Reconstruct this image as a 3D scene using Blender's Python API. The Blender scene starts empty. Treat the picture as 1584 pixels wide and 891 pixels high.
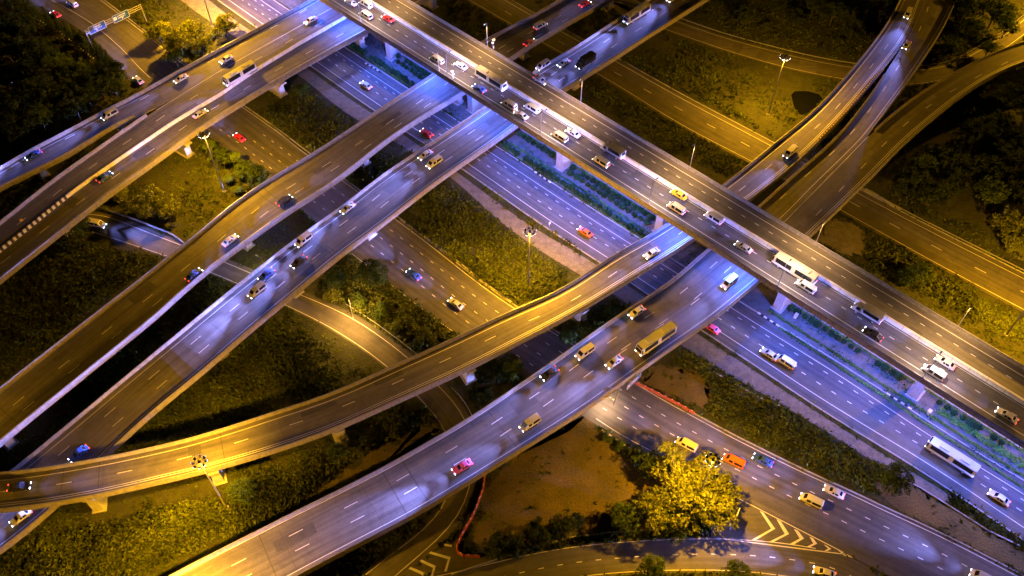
import bpy, bmesh, math, random
import numpy as np
from mathutils import Vector, Matrix

random.seed(7)
rng = np.random.default_rng(7)
SC = bpy.context.scene
COL = SC.collection

# ------------------------------------------------------------------ camera
FPX, TILT, ROLL, CAMH = 1352.05, 0.669414, 0.0019555, 176.02
_look = np.array([0, math.sin(TILT), -math.cos(TILT)])
_r0 = np.array([1.0, 0, 0]); _u0 = np.cross(_r0, _look)
_R = _r0 * math.cos(ROLL) + _u0 * math.sin(ROLL)
_U = -_r0 * math.sin(ROLL) + _u0 * math.cos(ROLL)
cam_d = bpy.data.cameras.new('camera')
cam = bpy.data.objects.new('camera', cam_d)
COL.objects.link(cam)
cam_d.sensor_width = 36.0
cam_d.lens = FPX / 1584 * 36
cam_d.clip_start = 1.0
cam_d.clip_end = 6000
cam.matrix_world = Matrix(((_R[0], _U[0], -_look[0], 0), (_R[1], _U[1], -_look[1], 0),
                           (_R[2], _U[2], -_look[2], CAMH), (0, 0, 0, 1)))
SC.camera = cam

# ------------------------------------------------------------------ night sky
world = bpy.data.worlds.new('World'); SC.world = world; world.use_nodes = True
wn = world.node_tree; wn.nodes.clear()
sky = wn.nodes.new('ShaderNodeTexSky'); sky.sky_type = 'NISHITA'; sky.sun_disc = False
sky.sun_elevation = math.radians(4); sky.sun_rotation = math.radians(140)
bg = wn.nodes.new('ShaderNodeBackground'); bg.inputs['Strength'].default_value = 0.0011
wo = wn.nodes.new('ShaderNodeOutputWorld')
wn.links.new(sky.outputs[0], bg.inputs[0]); wn.links.new(bg.outputs[0], wo.inputs[0])
sun_d = bpy.data.lights.new('moonlight', 'SUN'); sun_d.energy = 0.004; sun_d.angle = math.radians(0.5)
sun_d.color = (0.8, 0.85, 1.0)
sun = bpy.data.objects.new('moonlight', sun_d); COL.objects.link(sun)
sun.rotation_euler = (math.radians(50), 0, math.radians(140)); sun.location = (0, 0, 120)

vs = SC.view_settings
vs.view_transform = 'Standard'; vs.look = 'None'; vs.exposure = 0.0; vs.gamma = 1.0
vs.use_curve_mapping = False
SC.cycles.use_denoising = True
SC.cycles.max_bounces = 4
SC.cycles.diffuse_bounces = 2
SC.cycles.sample_clamp_indirect = 4.0
SC.cycles.caustics_reflective = False
SC.cycles.caustics_refractive = False

SODIUM = (1.0, 0.46, 0.014)
AMBER = (1.0, 0.52, 0.15)
WARM = (1.0, 0.68, 0.44)
BLUE = (0.075, 0.15, 1.0)
HEADLAMP = (0.24, 0.27, 1.0)
E_MAST, E_UP, E_LOW, E_BLUE, E_HEAD = 115000, 14000, 12500, 31000, 9000

# ------------------------------------------------------------------ helpers
def P(px, py, h=0.0):
    """world point at height h seen at photo position (px, py)"""
    d = (px - 792) / FPX * _R - (py - 445.5) / FPX * _U + _look
    s = (h - CAMH) / d[2]
    return np.array([d[0] * s, d[1] * s, h])

def tag(o, label=None, cat=None, group=None, kind=None):
    if label: o['label'] = label
    if cat: o['category'] = cat
    if group: o['group'] = group
    if kind: o['kind'] = kind
    return o

def empty(name, loc=(0, 0, 0), rz=0.0):
    o = bpy.data.objects.new(name, None); COL.objects.link(o)
    o.location = loc; o.rotation_euler = (0, 0, rz); o.empty_display_size = 0.5
    return o

def link(name, me, parent=None):
    o = bpy.data.objects.new(name, me); COL.objects.link(o)
    if parent is not None: o.parent = parent
    return o

def copy_tree(o, parent=None):
    c = o.copy(); COL.objects.link(c)
    c.parent = parent
    for ch in list(o.children): copy_tree(ch, c)
    return c

class MB:
    """collects faces and links them as one mesh"""
    def __init__(s): s.v = []; s.f = []; s.m = []; s.uv = []
    def face(s, pts, mi=0, uv=None):
        b = len(s.v); s.v.extend([tuple(p) for p in pts]); s.f.append(tuple(range(b, b + len(pts)))); s.m.append(mi)
        s.uv.append(uv if uv else [(p[0], p[1]) for p in pts])
    def box(s, c, size, rz=0.0, mi=0, taper=(1, 1), M=None):
        hx, hy, hz = size[0] / 2, size[1] / 2, size[2] / 2
        ps = []
        for z in (-1, 1):
            tx, ty = (1, 1) if z < 0 else taper
            for x, y in ((-1, -1), (1, -1), (1, 1), (-1, 1)):
                px, py = x * hx * tx, y * hy * ty
                q = (c[0] + px * math.cos(rz) - py * math.sin(rz), c[1] + px * math.sin(rz) + py * math.cos(rz), c[2] + z * hz)
                ps.append(q if M is None else tuple(M @ Vector(q)))
        for f in ((3, 2, 1, 0), (4, 5, 6, 7), (0, 1, 5, 4), (1, 2, 6, 5), (2, 3, 7, 6), (3, 0, 4, 7)):
            s.face([ps[i] for i in f], mi)
    def tube(s, a, b, ra, rb, n=8, mi=0, caps=True):
        a = Vector(a); b = Vector(b); d = (b - a).normalized()
        u = d.orthogonal().normalized(); w = d.cross(u)
        A = [a + (u * math.cos(2 * math.pi * k / n) + w * math.sin(2 * math.pi * k / n)) * ra for k in range(n)]
        B = [b + (u * math.cos(2 * math.pi * k / n) + w * math.sin(2 * math.pi * k / n)) * rb for k in range(n)]
        for k in range(n):
            j = (k + 1) % n; s.face((A[k], A[j], B[j], B[k]), mi)
        if caps: s.face(B, mi); s.face(A[::-1], mi)
    def mesh(s, name, mats, smooth=False, merge=False):
        me = bpy.data.meshes.new(name)
        me.from_pydata(s.v, [], s.f)
        for m in (mats if isinstance(mats, (list, tuple)) else [mats]): me.materials.append(m)
        me.polygons.foreach_set('material_index', s.m)
        uvl = me.uv_layers.new(name='UVMap')
        flat = [c for u in s.uv for p in u for c in p]
        uvl.data.foreach_set('uv', flat)
        if merge:
            bm = bmesh.new(); bm.from_mesh(me); bmesh.ops.remove_doubles(bm, verts=bm.verts, dist=0.001)
            bmesh.ops.recalc_face_normals(bm, faces=bm.faces)
            bm.to_mesh(me); bm.free()
        if smooth: me.polygons.foreach_set('use_smooth', [True] * len(me.polygons))
        me.update()
        return me
    def build(s, name, mats, parent=None, smooth=False, merge=False):
        return link(name, s.mesh(name, mats, smooth, merge), parent)

# ------------------------------------------------------------------ materials
def mat(name, col, rough=0.7, var=0.25, scale=0.4, uvstreak=0.0, joints=0.0, metal=0.0, fine=0.0, col2=None, bump=0.0, big=0.0):
    m = bpy.data.materials.new(name); m.use_nodes = True
    nt = m.node_tree; N = nt.nodes; Lk = nt.links; N.clear()
    out = N.new('ShaderNodeOutputMaterial'); bs = N.new('ShaderNodeBsdfPrincipled')
    Lk.new(bs.outputs[0], out.inputs[0])
    bs.inputs['Roughness'].default_value = rough; bs.inputs['Metallic'].default_value = metal
    tc = N.new('ShaderNodeTexCoord')
    c1 = col; c2 = col2 if col2 else tuple(c * (1 - 2 * var) if var < .5 else c * .1 for c in col)
    n1 = N.new('ShaderNodeTexNoise'); n1.inputs['Scale'].default_value = scale; n1.inputs['Detail'].default_value = 8
    n1.inputs['Roughness'].default_value = 0.65
    Lk.new(tc.outputs['Object'], n1.inputs['Vector'])
    rmp = N.new('ShaderNodeMapRange'); rmp.inputs[1].default_value = .3; rmp.inputs[2].default_value = .7
    Lk.new(n1.outputs['Fac'], rmp.inputs[0])
    mx = N.new('ShaderNodeMix'); mx.data_type = 'RGBA'
    mx.inputs[6].default_value = (*c2, 1); mx.inputs[7].default_value = (*c1, 1)
    Lk.new(rmp.outputs[0], mx.inputs[0]); cur = mx.outputs[2]
    def mul(fac_socket, lo, hi, a=.3, b=.7):
        nonlocal cur
        r = N.new('ShaderNodeMapRange'); r.inputs[1].default_value = a; r.inputs[2].default_value = b
        r.inputs[3].default_value = lo; r.inputs[4].default_value = hi
        Lk.new(fac_socket, r.inputs[0])
        mm = N.new('ShaderNodeVectorMath'); mm.operation = 'SCALE'
        Lk.new(cur, mm.inputs[0]); Lk.new(r.outputs[0], mm.inputs['Scale']); cur = mm.outputs[0]
    if uvstreak:
        mp = N.new('ShaderNodeMapping'); mp.inputs['Scale'].default_value = (0.025, 1.1, 1)
        Lk.new(tc.outputs['UV'], mp.inputs[0])
        n2 = N.new('ShaderNodeTexNoise'); n2.inputs['Scale'].default_value = 1.0; n2.inputs['Detail'].default_value = 4
        Lk.new(mp.outputs[0], n2.inputs['Vector']); mul(n2.outputs['Fac'], 1 - uvstreak, 1 + uvstreak)
        mp3 = N.new('ShaderNodeMapping'); mp3.inputs['Scale'].default_value = (0.09, 0.28, 1)
        Lk.new(tc.outputs['UV'], mp3.inputs[0])
        n3 = N.new('ShaderNodeTexNoise'); n3.inputs['Scale'].default_value = 1.0; n3.inputs['Detail'].default_value = 7
        n3.inputs['Roughness'].default_value = .7
        Lk.new(mp3.outputs[0], n3.inputs['Vector']); mul(n3.outputs['Fac'], 1 - uvstreak * .5, 1 + uvstreak * .35)
    if joints:
        sp = N.new('ShaderNodeSeparateXYZ'); Lk.new(tc.outputs['UV'], sp.inputs[0])
        md = N.new('ShaderNodeMath'); md.operation = 'FRACT'
        dv = N.new('ShaderNodeMath'); dv.operation = 'DIVIDE'; dv.inputs[1].default_value = joints
        Lk.new(sp.outputs[0], dv.inputs[0]); Lk.new(dv.outputs[0], md.inputs[0])
        mul(md.outputs[0], .45, 1.0, 0.0, 0.06)
    if fine:
        n4 = N.new('ShaderNodeTexNoise'); n4.inputs['Scale'].default_value = 2.6; n4.inputs['Detail'].default_value = 6
        n4.inputs['Roughness'].default_value = .75
        Lk.new(tc.outputs['Object'], n4.inputs['Vector']); mul(n4.outputs['Fac'], 1 - fine, 1 + fine)
    if big:
        n5 = N.new('ShaderNodeTexNoise'); n5.inputs['Scale'].default_value = .035; n5.inputs['Detail'].default_value = 3
        Lk.new(tc.outputs['Object'], n5.inputs['Vector']); mul(n5.outputs['Fac'], 1 - big, 1 + big)
    Lk.new(cur, bs.inputs['Base Color'])
    if bump:
        nb = N.new('ShaderNodeTexNoise'); nb.inputs['Scale'].default_value = 1.6; nb.inputs['Detail'].default_value = 8
        Lk.new(tc.outputs['Object'], nb.inputs['Vector'])
        bp = N.new('ShaderNodeBump'); bp.inputs['Strength'].default_value = bump; bp.inputs['Distance'].default_value = .3
        Lk.new(nb.outputs['Fac'], bp.inputs['Height']); Lk.new(bp.outputs[0], bs.inputs['Normal'])
    return m

def emat(name, col, strength):
    m = bpy.data.materials.new(name); m.use_nodes = True
    nt = m.node_tree; nt.nodes.clear()
    o = nt.nodes.new('ShaderNodeOutputMaterial'); e = nt.nodes.new('ShaderNodeEmission')
    e.inputs[0].default_value = (*col, 1); e.inputs[1].default_value = strength
    nt.links.new(e.outputs[0], o.inputs[0])
    return m

def leafmat(name, c1, c2, trans=0.25):
    m = bpy.data.materials.new(name); m.use_nodes = True
    nt = m.node_tree; N = nt.nodes; Lk = nt.links; N.clear()
    out = N.new('ShaderNodeOutputMaterial')
    ge = N.new('ShaderNodeNewGeometry'); oi = N.new('ShaderNodeObjectInfo')
    mx = N.new('ShaderNodeMix'); mx.data_type = 'RGBA'
    mx.inputs[6].default_value = (*c1, 1); mx.inputs[7].default_value = (*c2, 1)
    Lk.new(ge.outputs['Random Per Island'], mx.inputs[0])
    r = N.new('ShaderNodeMapRange'); r.inputs[3].default_value = .75; r.inputs[4].default_value = 1.25
    Lk.new(oi.outputs['Random'], r.inputs[0])
    sc = N.new('ShaderNodeVectorMath'); sc.operation = 'SCALE'
    Lk.new(mx.outputs[2], sc.inputs[0]); Lk.new(r.outputs[0], sc.inputs['Scale'])
    tc = N.new('ShaderNodeTexCoord'); nz = N.new('ShaderNodeTexNoise'); nz.inputs['Scale'].default_value = .09; nz.inputs['Detail'].default_value = 5
    Lk.new(tc.outputs['Object'], nz.inputs['Vector'])
    r2 = N.new('ShaderNodeMapRange'); r2.inputs[1].default_value = .33; r2.inputs[2].default_value = .67; r2.inputs[3].default_value = .5; r2.inputs[4].default_value = 1.45
    Lk.new(nz.outputs['Fac'], r2.inputs[0])
    s2 = N.new('ShaderNodeVectorMath'); s2.operation = 'SCALE'; Lk.new(sc.outputs[0], s2.inputs[0]); Lk.new(r2.outputs[0], s2.inputs['Scale']); sc = s2
    d = N.new('ShaderNodeBsdfDiffuse'); t = N.new('ShaderNodeBsdfTranslucent'); ms = N.new('ShaderNodeMixShader')
    ms.inputs[0].default_value = trans
    Lk.new(sc.outputs[0], d.inputs[0]); Lk.new(sc.outputs[0], t.inputs[0])
    Lk.new(d.outputs[0], ms.inputs[1]); Lk.new(t.outputs[0], ms.inputs[2]); Lk.new(ms.outputs[0], out.inputs[0])
    return m

M = {}
M['deck'] = mat('deck_concrete', (.122, .112, .10), .75, .16, .5, uvstreak=.36, fine=.14, big=.18)
M['deck_asphalt'] = mat('overpass_asphalt', (.10, .092, .086), .7, .15, .6, uvstreak=.32, fine=.15)
M['asphalt'] = mat('road_asphalt', (.088, .083, .08), .7, .16, .5, uvstreak=.34, fine=.18, big=.2)
M['old_asphalt'] = mat('weathered_asphalt', (.105, .095, .08), .8, .2, .35, uvstreak=.28, fine=.2, big=.2)
M['concrete'] = mat('weathered_concrete', (.27, .25, .22), .8, .25, 1.2, joints=2.0, fine=.2)
M['barrier'] = mat('barrier_concrete', (.72, .71, .69), .7, .14, .8, joints=4.0, fine=.12)
M['pier'] = mat('pier_concrete', (.42, .41, .39), .8, .15, .7, fine=.12)
M['soffit'] = mat('soffit_concrete', (.25, .24, .23), .85, .15, .5)
M['paint'] = mat('road_paint', (.72, .71, .68), .6, .14, 3.0, fine=.12)
M['patch_dark'] = mat('repair_asphalt', (.075, .07, .066), .75, .2, .6, uvstreak=.0, fine=.2)
M['patch_pale'] = mat('repair_concrete', (.135, .125, .112), .8, .2, .6, fine=.2)
M['joint'] = mat('joint_rubber', (.055, .052, .05), .8, .1, 2.0)
M['black_paint'] = mat('black_paint', (.02, .02, .02), .6, .1, 2.0)
M['white_paint'] = mat('white_paint', (.78, .77, .74), .6, .1, 2.0)
M['kerb'] = mat('kerb_concrete', (.4, .39, .37), .8, .18, 1.5, joints=1.0)
M['steel'] = mat('galvanised_steel', (.45, .45, .44), .45, .1, 2.0, metal=.6)
M['dark_steel'] = mat('dark_steel', (.07, .07, .07), .5, .1, 2.0, metal=.4)
M['grass_ground'] = mat('grass_soil', (.048, .052, .011), .95, .3, .30, col2=(.022, .022, .007), fine=.5, bump=1.0, big=.4)
M['soil'] = mat('bare_soil', (.14, .102, .027), .95, .2, .13, col2=(.055, .048, .013), fine=.45, bump=.9, big=.4)
M['gravel'] = mat('gravel_track', (.2, .18, .15), .95, .2, .6, col2=(.1, .09, .07), fine=.35, bump=.5)
M['paving'] = mat('median_paving', (.15, .15, .15), .9, .2, .5, col2=(.06, .065, .055), fine=.25, bump=.2)
M['water'] = mat('pond_water', (.006, .007, .008), .12, .1, .5)
M['orange'] = mat('orange_plastic', (.38, .085, .025), .45, .1, 2.0, fine=.1)
M['sign_blue'] = mat('sign_blue', (.012, .07, .32), .35, .06, 1.0)
M['sign_white'] = mat('sign_white', (.8, .8, .8), .4, .04, 1.0)
M['yellow'] = mat('yellow_paint', (.75, .45, .04), .5, .1, 1.0)
M['bark'] = mat('bark', (.09, .07, .05), .9, .25, 3.0, bump=.4)
M['leaf'] = leafmat('leaves', (.035, .055, .011), (.095, .14, .028))
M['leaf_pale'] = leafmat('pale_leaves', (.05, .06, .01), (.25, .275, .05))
M['leaf_dark'] = leafmat('dark_leaves', (.028, .045, .014), (.05, .065, .02))
M['conifer'] = leafmat('conifer_needles', (.02, .038, .014), (.04, .06, .02))
M['shrub'] = leafmat('clipped_shrub', (.015, .055, .022), (.045, .125, .05), .15)
M['hedge'] = leafmat('low_hedge', (.07, .19, .035), (.14, .32, .06), .15)
M['blade'] = leafmat('grass_blades', (.036, .047, .008), (.085, .105, .017), .2)
M['scrub'] = leafmat('scrub_leaves', (.025, .033, .006), (.105, .125, .022), .2)
M['glass'] = mat('car_glass', (.015, .017, .02), .08, .05, 1.0)
M['tyre'] = mat('tyre_rubber', (.02, .02, .02), .85, .05, 4.0)
M['headlight'] = emat('headlight_glow', (.8, .85, 1.0), 14.0)
M['taillight'] = emat('tail_light_glow', (1.0, .05, .03), 9.0)
M['lens'] = emat('lamp_lens', (1.0, .9, .8), 14.0)
M['lens_mast'] = emat('mast_lamp_lens', (1.0, .93, .85), 12.0)
M['lens_blue'] = emat('floodlight_lens', (.5, .6, 1.0), 12.0)
M['lamp_body'] = mat('lamp_housing', (.5, .5, .5), .5, .06, 2.0, metal=.2)

# ------------------------------------------------------------------ ribbons (roads, decks)
def crom(pts, step=2.0):
    p = np.array(pts, float)
    if len(p) == 2: q = p
    else:
        p = np.vstack([2 * p[0] - p[1], p, 2 * p[-1] - p[-2]])
        out = []
        for i in range(1, len(p) - 2):
            for t in np.linspace(0, 1, 12, endpoint=False):
                a, b, c, d = p[i - 1], p[i], p[i + 1], p[i + 2]
                out.append(.5 * ((2 * b) + (-a + c) * t + (2 * a - 5 * b + 4 * c - d) * t * t + (-a + 3 * b - 3 * c + d) * t ** 3))
        out.append(p[-2]); q = np.array(out)
    return q

def resample(q, n):
    d = np.r_[0, np.cumsum(np.linalg.norm(np.diff(q[:, :2], axis=0), axis=1))]
    s = np.linspace(0, d[-1], n)
    return np.stack([np.interp(s, d, q[:, k]) for k in range(q.shape[1])], 1)

def smooth(a, k):
    if k < 1: return a
    a = np.asarray(a, float); pad = np.concatenate([np.repeat(a[:1], k, 0), a, np.repeat(a[-1:], k, 0)])
    w = np.ones(2 * k + 1) / (2 * k + 1)
    if a.ndim == 1: return np.convolve(pad, w, 'valid')
    return np.stack([np.convolve(pad[:, j], w, 'valid') for j in range(a.shape[1])], 1)

class Ribbon:
    """a strip between two traced edges: centre line, left normal and the two half widths"""
    def __init__(s, L, R, h=0.0, dl=0.0, dr=0.0, step=3.0, sm=3, world=False):
        def up(pts, dz):
            out = []
            for q in pts:
                hh = q[2] if len(q) > 2 else h
                if world: out.append((q[0], q[1], hh))
                else:
                    w = P(q[0], q[1], hh + dz); out.append((w[0], w[1], hh))
            return crom(out)
        Lw, Rw = up(L, dl), up(R, dr)
        n = 160
        C = (resample(Lw, n) + resample(Rw, n)) / 2
        C = smooth(C, 4)
        ln = np.linalg.norm(np.diff(C[:, :2], axis=0), axis=1).sum()
        m = max(4, int(ln / step)); C = resample(C, m)
        T = np.gradient(C[:, :2], axis=0); T /= np.linalg.norm(T, axis=1)[:, None]
        Nn = np.stack([-T[:, 1], T[:, 0]], 1)
        Lr, Rr = resample(Lw, n * 3), resample(Rw, n * 3)
        if np.mean(np.sum((resample(Lw, m)[:, :2] - C[:, :2]) * Nn, 1)) < 0: Nn = -Nn
        def lat(E):
            o = np.zeros(m); z = np.zeros(m)
            for i in range(m):
                d = E[:, :2] - C[i, :2]; al = d @ T[i]; la = d @ Nn[i]
                k = np.argmin(np.abs(al) + .08 * np.abs(la))
                o[i] = la[k]; z[i] = E[k, 2]
                if abs(al[k]) > 2: o[i] = np.nan
            ok = ~np.isnan(o); o = np.interp(np.arange(m), np.where(ok)[0], o[ok])
            return smooth(o, sm), z
        s.wl, zl = lat(Lr); wr, zr = lat(Rr); s.wr = -wr
        s.C = C[:, :2]; s.T = T; s.N = Nn; s.m = m
        s.z = smooth((zl + zr) / 2, 3)
        s.s = np.r_[0, np.cumsum(np.linalg.norm(np.diff(s.C, axis=0), axis=1))]
    def pos(s, i, side, off, dz):
        if side == 'L': la = s.wl[i] - off
        elif side == 'R': la = -s.wr[i] + off
        elif side == 'C': la = off
        else: la = s.wl[i] - off * (s.wl[i] + s.wr[i])
        q = s.C[i] + s.N[i] * la
        return (q[0], q[1], s.z[i] + dz), la
    def at(s, ss, side, off, dz):
        """interpolated point at distance ss along"""
        i = min(max(np.searchsorted(s.s, ss) - 1, 0), s.m - 2)
        t = (ss - s.s[i]) / (s.s[i + 1] - s.s[i])
        a, la = s.pos(i, side, off, dz); b, lb = s.pos(i + 1, side, off, dz)
        return tuple(a[k] * (1 - t) + b[k] * t for k in range(3)), la * (1 - t) + lb * t
    def coord(s, p):
        d = s.C - np.array(p[:2]); i = int(np.argmin((d ** 2).sum(1)))
        e = np.array(p[:2]) - s.C[i]
        return s.s[i] + e @ s.T[i], e @ s.N[i], i
    def off(s, p, side):
        ss, la, i = s.coord(p)
        return ss, (s.wl[i] - la if side == 'L' else la + s.wr[i])
    def heading(s, p):
        i = s.coord(p)[2]; return math.atan2(s.T[i][1], s.T[i][0])
    def sweep(s, mb, sec, s0=None, s1=None, mi=0, closed=True, caps=True):
        i0 = 0 if s0 is None else int(np.clip(np.searchsorted(s.s, s0), 0, s.m - 2))
        i1 = s.m - 1 if s1 is None else int(np.clip(np.searchsorted(s.s, s1), i0 + 1, s.m - 1))
        prev = None; k = len(sec)
        for i in range(i0, i1 + 1):
            cur = [s.pos(i, *q) for q in sec]
            if prev is not None:
                for j in range(k if closed else k - 1):
                    j2 = (j + 1) % k
                    mb.face((prev[j][0], cur[j][0], cur[j2][0], prev[j2][0]), mi,
                            [(s.s[i - 1], prev[j][1]), (s.s[i], cur[j][1]), (s.s[i], cur[j2][1]), (s.s[i - 1], prev[j2][1])])
            elif closed and caps: mb.face([q[0] for q in cur][::-1], mi)
            prev = cur
        if closed and caps: mb.face([q[0] for q in prev], mi)
    def poly(s):
        a = [s.pos(i, 'L', 0, 0)[0][:2] for i in range(s.m)]; b = [s.pos(i, 'R', 0, 0)[0][:2] for i in range(s.m)]
        return np.array(a + b[::-1])
    def line(s, mb, side, off, dz, w=.15, s0=None, s1=None, mi=0):
        s.sweep(mb, [(side, off - w / 2, dz), (side, off + w / 2, dz)], s0, s1, mi, closed=False)
    def dashes(s, mb, side, off, dz, phase, spacing, length, w=.15, s0=None, s1=None, mi=0):
        a = phase % spacing; ss = a
        while ss < s.s[-1] - length:
            if ss > length and (s0 is None or ss > s0) and (s1 is None or ss < s1):
                q = [s.at(ss - length / 2, side, off - w / 2, dz)[0], s.at(ss + length / 2, side, off - w / 2, dz)[0],
                     s.at(ss + length / 2, side, off + w / 2, dz)[0], s.at(ss - length / 2, side, off + w / 2, dz)[0]]
                mb.face(q, mi)
            ss += spacing

def inside(poly, pts):
    x, y = pts[:, 0], pts[:, 1]; r = np.zeros(len(pts), bool)
    a = poly; b = np.roll(poly, -1, 0)
    for (x0, y0), (x1, y1) in zip(a, b):
        if y0 == y1: continue
        c = ((y0 > y) != (y1 > y)) & (x < (x1 - x0) * (y - y0) / (y1 - y0) + x0)
        r ^= c
    return r

def polyline_s(pts):
    d = np.linalg.norm(np.diff(pts[:, :2], axis=0), axis=1); return np.r_[0, np.cumsum(d)]

# ------------------------------------------------------------------ overpasses
ROADPOLYS = []      # outlines of ground-level roads, kept free of grass
DECKS = {}

def pier_mesh(wd, top, across, along, head):
    mb = MB()
    hz = min(2.2, top * .35)
    a, c = along / 2, across / 2
    def ring(x, y, z): return [(-x, -y, z), (x, -y, z), (x, y, z), (-x, y, z)]
    rs = [ring(a * 1.5, c * 1.2, -.5), ring(a * 1.5, c * 1.2, .25), ring(a * 1.501, c * 1.201, .26), ring(a, c, .27), ring(a, c, top - hz), ring(a * 1.1, head / 2, top - .5), ring(a * 1.1, head / 2, top)]
    for A, B in zip(rs, rs[1:]):
        for k in range(4):
            j = (k + 1) % 4; mb.face((A[k], A[j], B[j], B[k]), 0)
    mb.face(rs[-1], 0)
    return mb.mesh('pier', M['pier'])

def flyover(name, label, rb, surf, parapets, lines=(), dashrows=(), piers=(), joints=(), group=None, cat='overpass',
            median=None, across=None, along=2.0, px_h=None, dash=(12, 3), para='concrete', extra=None):
    root = empty(name, (0, 0, 0)); tag(root, label, cat, group)
    wmean = float(np.mean(rb.wl + rb.wr))
    mb = MB()
    rb.sweep(mb, [('L', .104, -.012), ('R', .104, -.012), ('R', .104, -.4), ('F', .8, -.72), ('F', .72, -1.65), ('F', .28, -1.65), ('F', .2, -.72), ('L', .104, -.4)])
    mb.build('deck_slab', M['soffit'], root)
    surf_mb = MB(); rb.sweep(surf_mb, [('L', .106, 0), ('R', .106, 0)], closed=False)
    for side, a, b in parapets:
        mb = MB()
        sa = None if a is None else rb.coord(P(a[0], a[1], rb.z.mean()))[0]
        sb = None if b is None else rb.coord(P(b[0], b[1], rb.z.mean()))[0]
        if sa is not None and sb is not None and sa > sb: sa, sb = sb, sa
        sec = [(side, 0, -.85), (side, 0, .9), (side, .25, .9), (side, .3, .45), (side, .47, .06), (side, .47, .004), (side, .1, .004), (side, .1, -.85)]
        rb.sweep(mb, sec, sa, sb); mb.build('parapet', M[para], root)
        # rail along the top of the parapet
        mb = MB(); rb.sweep(mb, [(side, .08, .904), (side, .08, 1.0), (side, .17, 1.0), (side, .17, .904)], sa, sb)
        mb.build('top_rail', M['steel'], root)
    mb = surf_mb; nl = 0
    for ln in lines:
        px, side = ln[0], ln[1]; a = ln[2] if len(ln) > 2 else None; b = ln[3] if len(ln) > 3 else None
        if isinstance(px, (int, float)): off = px
        else: off = rb.off(P(px[0], px[1], rb.z[rb.coord(P(px[0], px[1], rb.z.mean()))[2]]), side)[1]
        sa = None if a is None else rb.coord(P(a[0], a[1], rb.z.mean()))[0]
        sb = None if b is None else rb.coord(P(b[0], b[1], rb.z.mean()))[0]
        if sa is not None and sb is not None and sa > sb: sa, sb = sb, sa
        rb.line(mb, side, off, .006, .16, sa, sb, 1); nl += 1
    for dr in dashrows:
        px, side = dr[0], dr[1]; a = dr[2] if len(dr) > 2 else None; b = dr[3] if len(dr) > 3 else None
        zz = rb.z[rb.coord(P(px[0], px[1], rb.z.mean()))[2]]
        ss, off = rb.off(P(px[0], px[1], zz), side)
        sa = None if a is None else rb.coord(P(a[0], a[1], rb.z.mean()))[0]
        sb = None if b is None else rb.coord(P(b[0], b[1], rb.z.mean()))[0]
        if sa is not None and sb is not None and sa > sb: sa, sb = sb, sa
        rb.dashes(mb, side, off, .006, ss, dash[0], dash[1], .17, sa, sb, 1)
    if joints:
        for ss, jw in [(rb.coord(P(q[0], q[1], rb.z.mean()))[0], .08) for q in joints] + [(x, .03) for x in np.arange(7, rb.s[-1] - 3, 18.5)]:
            A = [rb.at(ss - jw, 'L', .5, .004)[0], rb.at(ss + jw, 'L', .5, .004)[0], rb.at(ss + jw, 'R', .5, .004)[0], rb.at(ss - jw, 'R', .5, .004)[0]]
            mb.face(A, 2)
    rp = random.Random(len(name) + int(rb.s[-1] * 10))
    x = 6.0
    while x < rb.s[-1] - 12:
        ln, w0, w1 = rp.uniform(2, 9), rp.uniform(.12, .6), 0
        w1 = min(.88, w0 + rp.uniform(.12, .28))
        q = [rb.at(x, 'F', w0, .0025)[0], rb.at(x + ln, 'F', w0, .0025)[0], rb.at(x + ln, 'F', w1, .0025)[0], rb.at(x, 'F', w1, .0025)[0]]
        mb.face(q, 3 if rp.random() < .5 else 4); x += ln + rp.uniform(9, 34)
    if extra: extra(surf_mb)
    surf_mb.build('road_surface', [M[surf], M['paint'], M['joint'], M['patch_dark'], M['patch_pale']], root)
    for q in piers:
        ss, la, i = rb.coord(P(q[0], q[1], 0))
        w = float(rb.wl[i] + rb.wr[i]); ac = across or max(2.6, w * .32)
        cen = (rb.wl[i] - rb.wr[i]) / 2
        lat = la + math.copysign(ac * .5, cen - la) if abs(cen - la) > ac * .5 else cen
        lat = float(np.clip(lat, cen - w * .24, cen + w * .24))
        mid = rb.at(ss, 'C', lat, 0)[0]
        top = mid[2] - 1.66
        if top < 1.5: continue
        o = link('pier', pier_mesh(w, top, across or max(2.6, w * .32), along, w * .52), root)
        o.location = (mid[0], mid[1], 0); o.rotation_euler = (0, 0, math.atan2(rb.T[i][1], rb.T[i][0]))
    if median: median(root)
    return root

# --- the straight top-level overpass -----------------------------------------
EH = 15.0
c0 = P(600.2, 2, EH)
_e1 = P(1556.6, 580.5, EH)
dE = (_e1 - c0)[:2]; dE /= np.linalg.norm(dE); nE = np.array([-dE[1], dE[0]])
def Epos(s, o, z=0.0):
    q = c0[:2] + dE * s + nE * o; return (q[0], q[1], z)
def Ecoord(px, py, h): 
    w = P(px, py, h)[:2] - c0[:2]; return float(w @ dE), float(w @ nE)
EO = Ecoord(1381, 444, 15.9)[1]
EI = Ecoord(1464.5, 612, 14.15)[1] if False else -14.0
rbE = Ribbon([Epos(s, EO, EH) for s in (-70, 60, 290)], [Epos(s, EI, EH) for s in (-70, 60, 290)], EH, world=True)
def medianE(root):
    mb = MB()
    o = -4.25 
    def S(x): return ('C', x - (EO + EI) / 2 * 1, 0)
    cc = (EO + EI) / 2
    sgn = 1 if rbE.N[0] @ nE > 0 else -1
    sec = [('C', sgn * (x - cc), z) for x, z in ((o - .55, .004), (o - .32, .3), (o - .27, .95), (o + .27, .95), (o + .32, .3), (o + .55, .004))]
    rbE.sweep(mb, sec); mb.build('median_barrier', M['barrier'], root)
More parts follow.
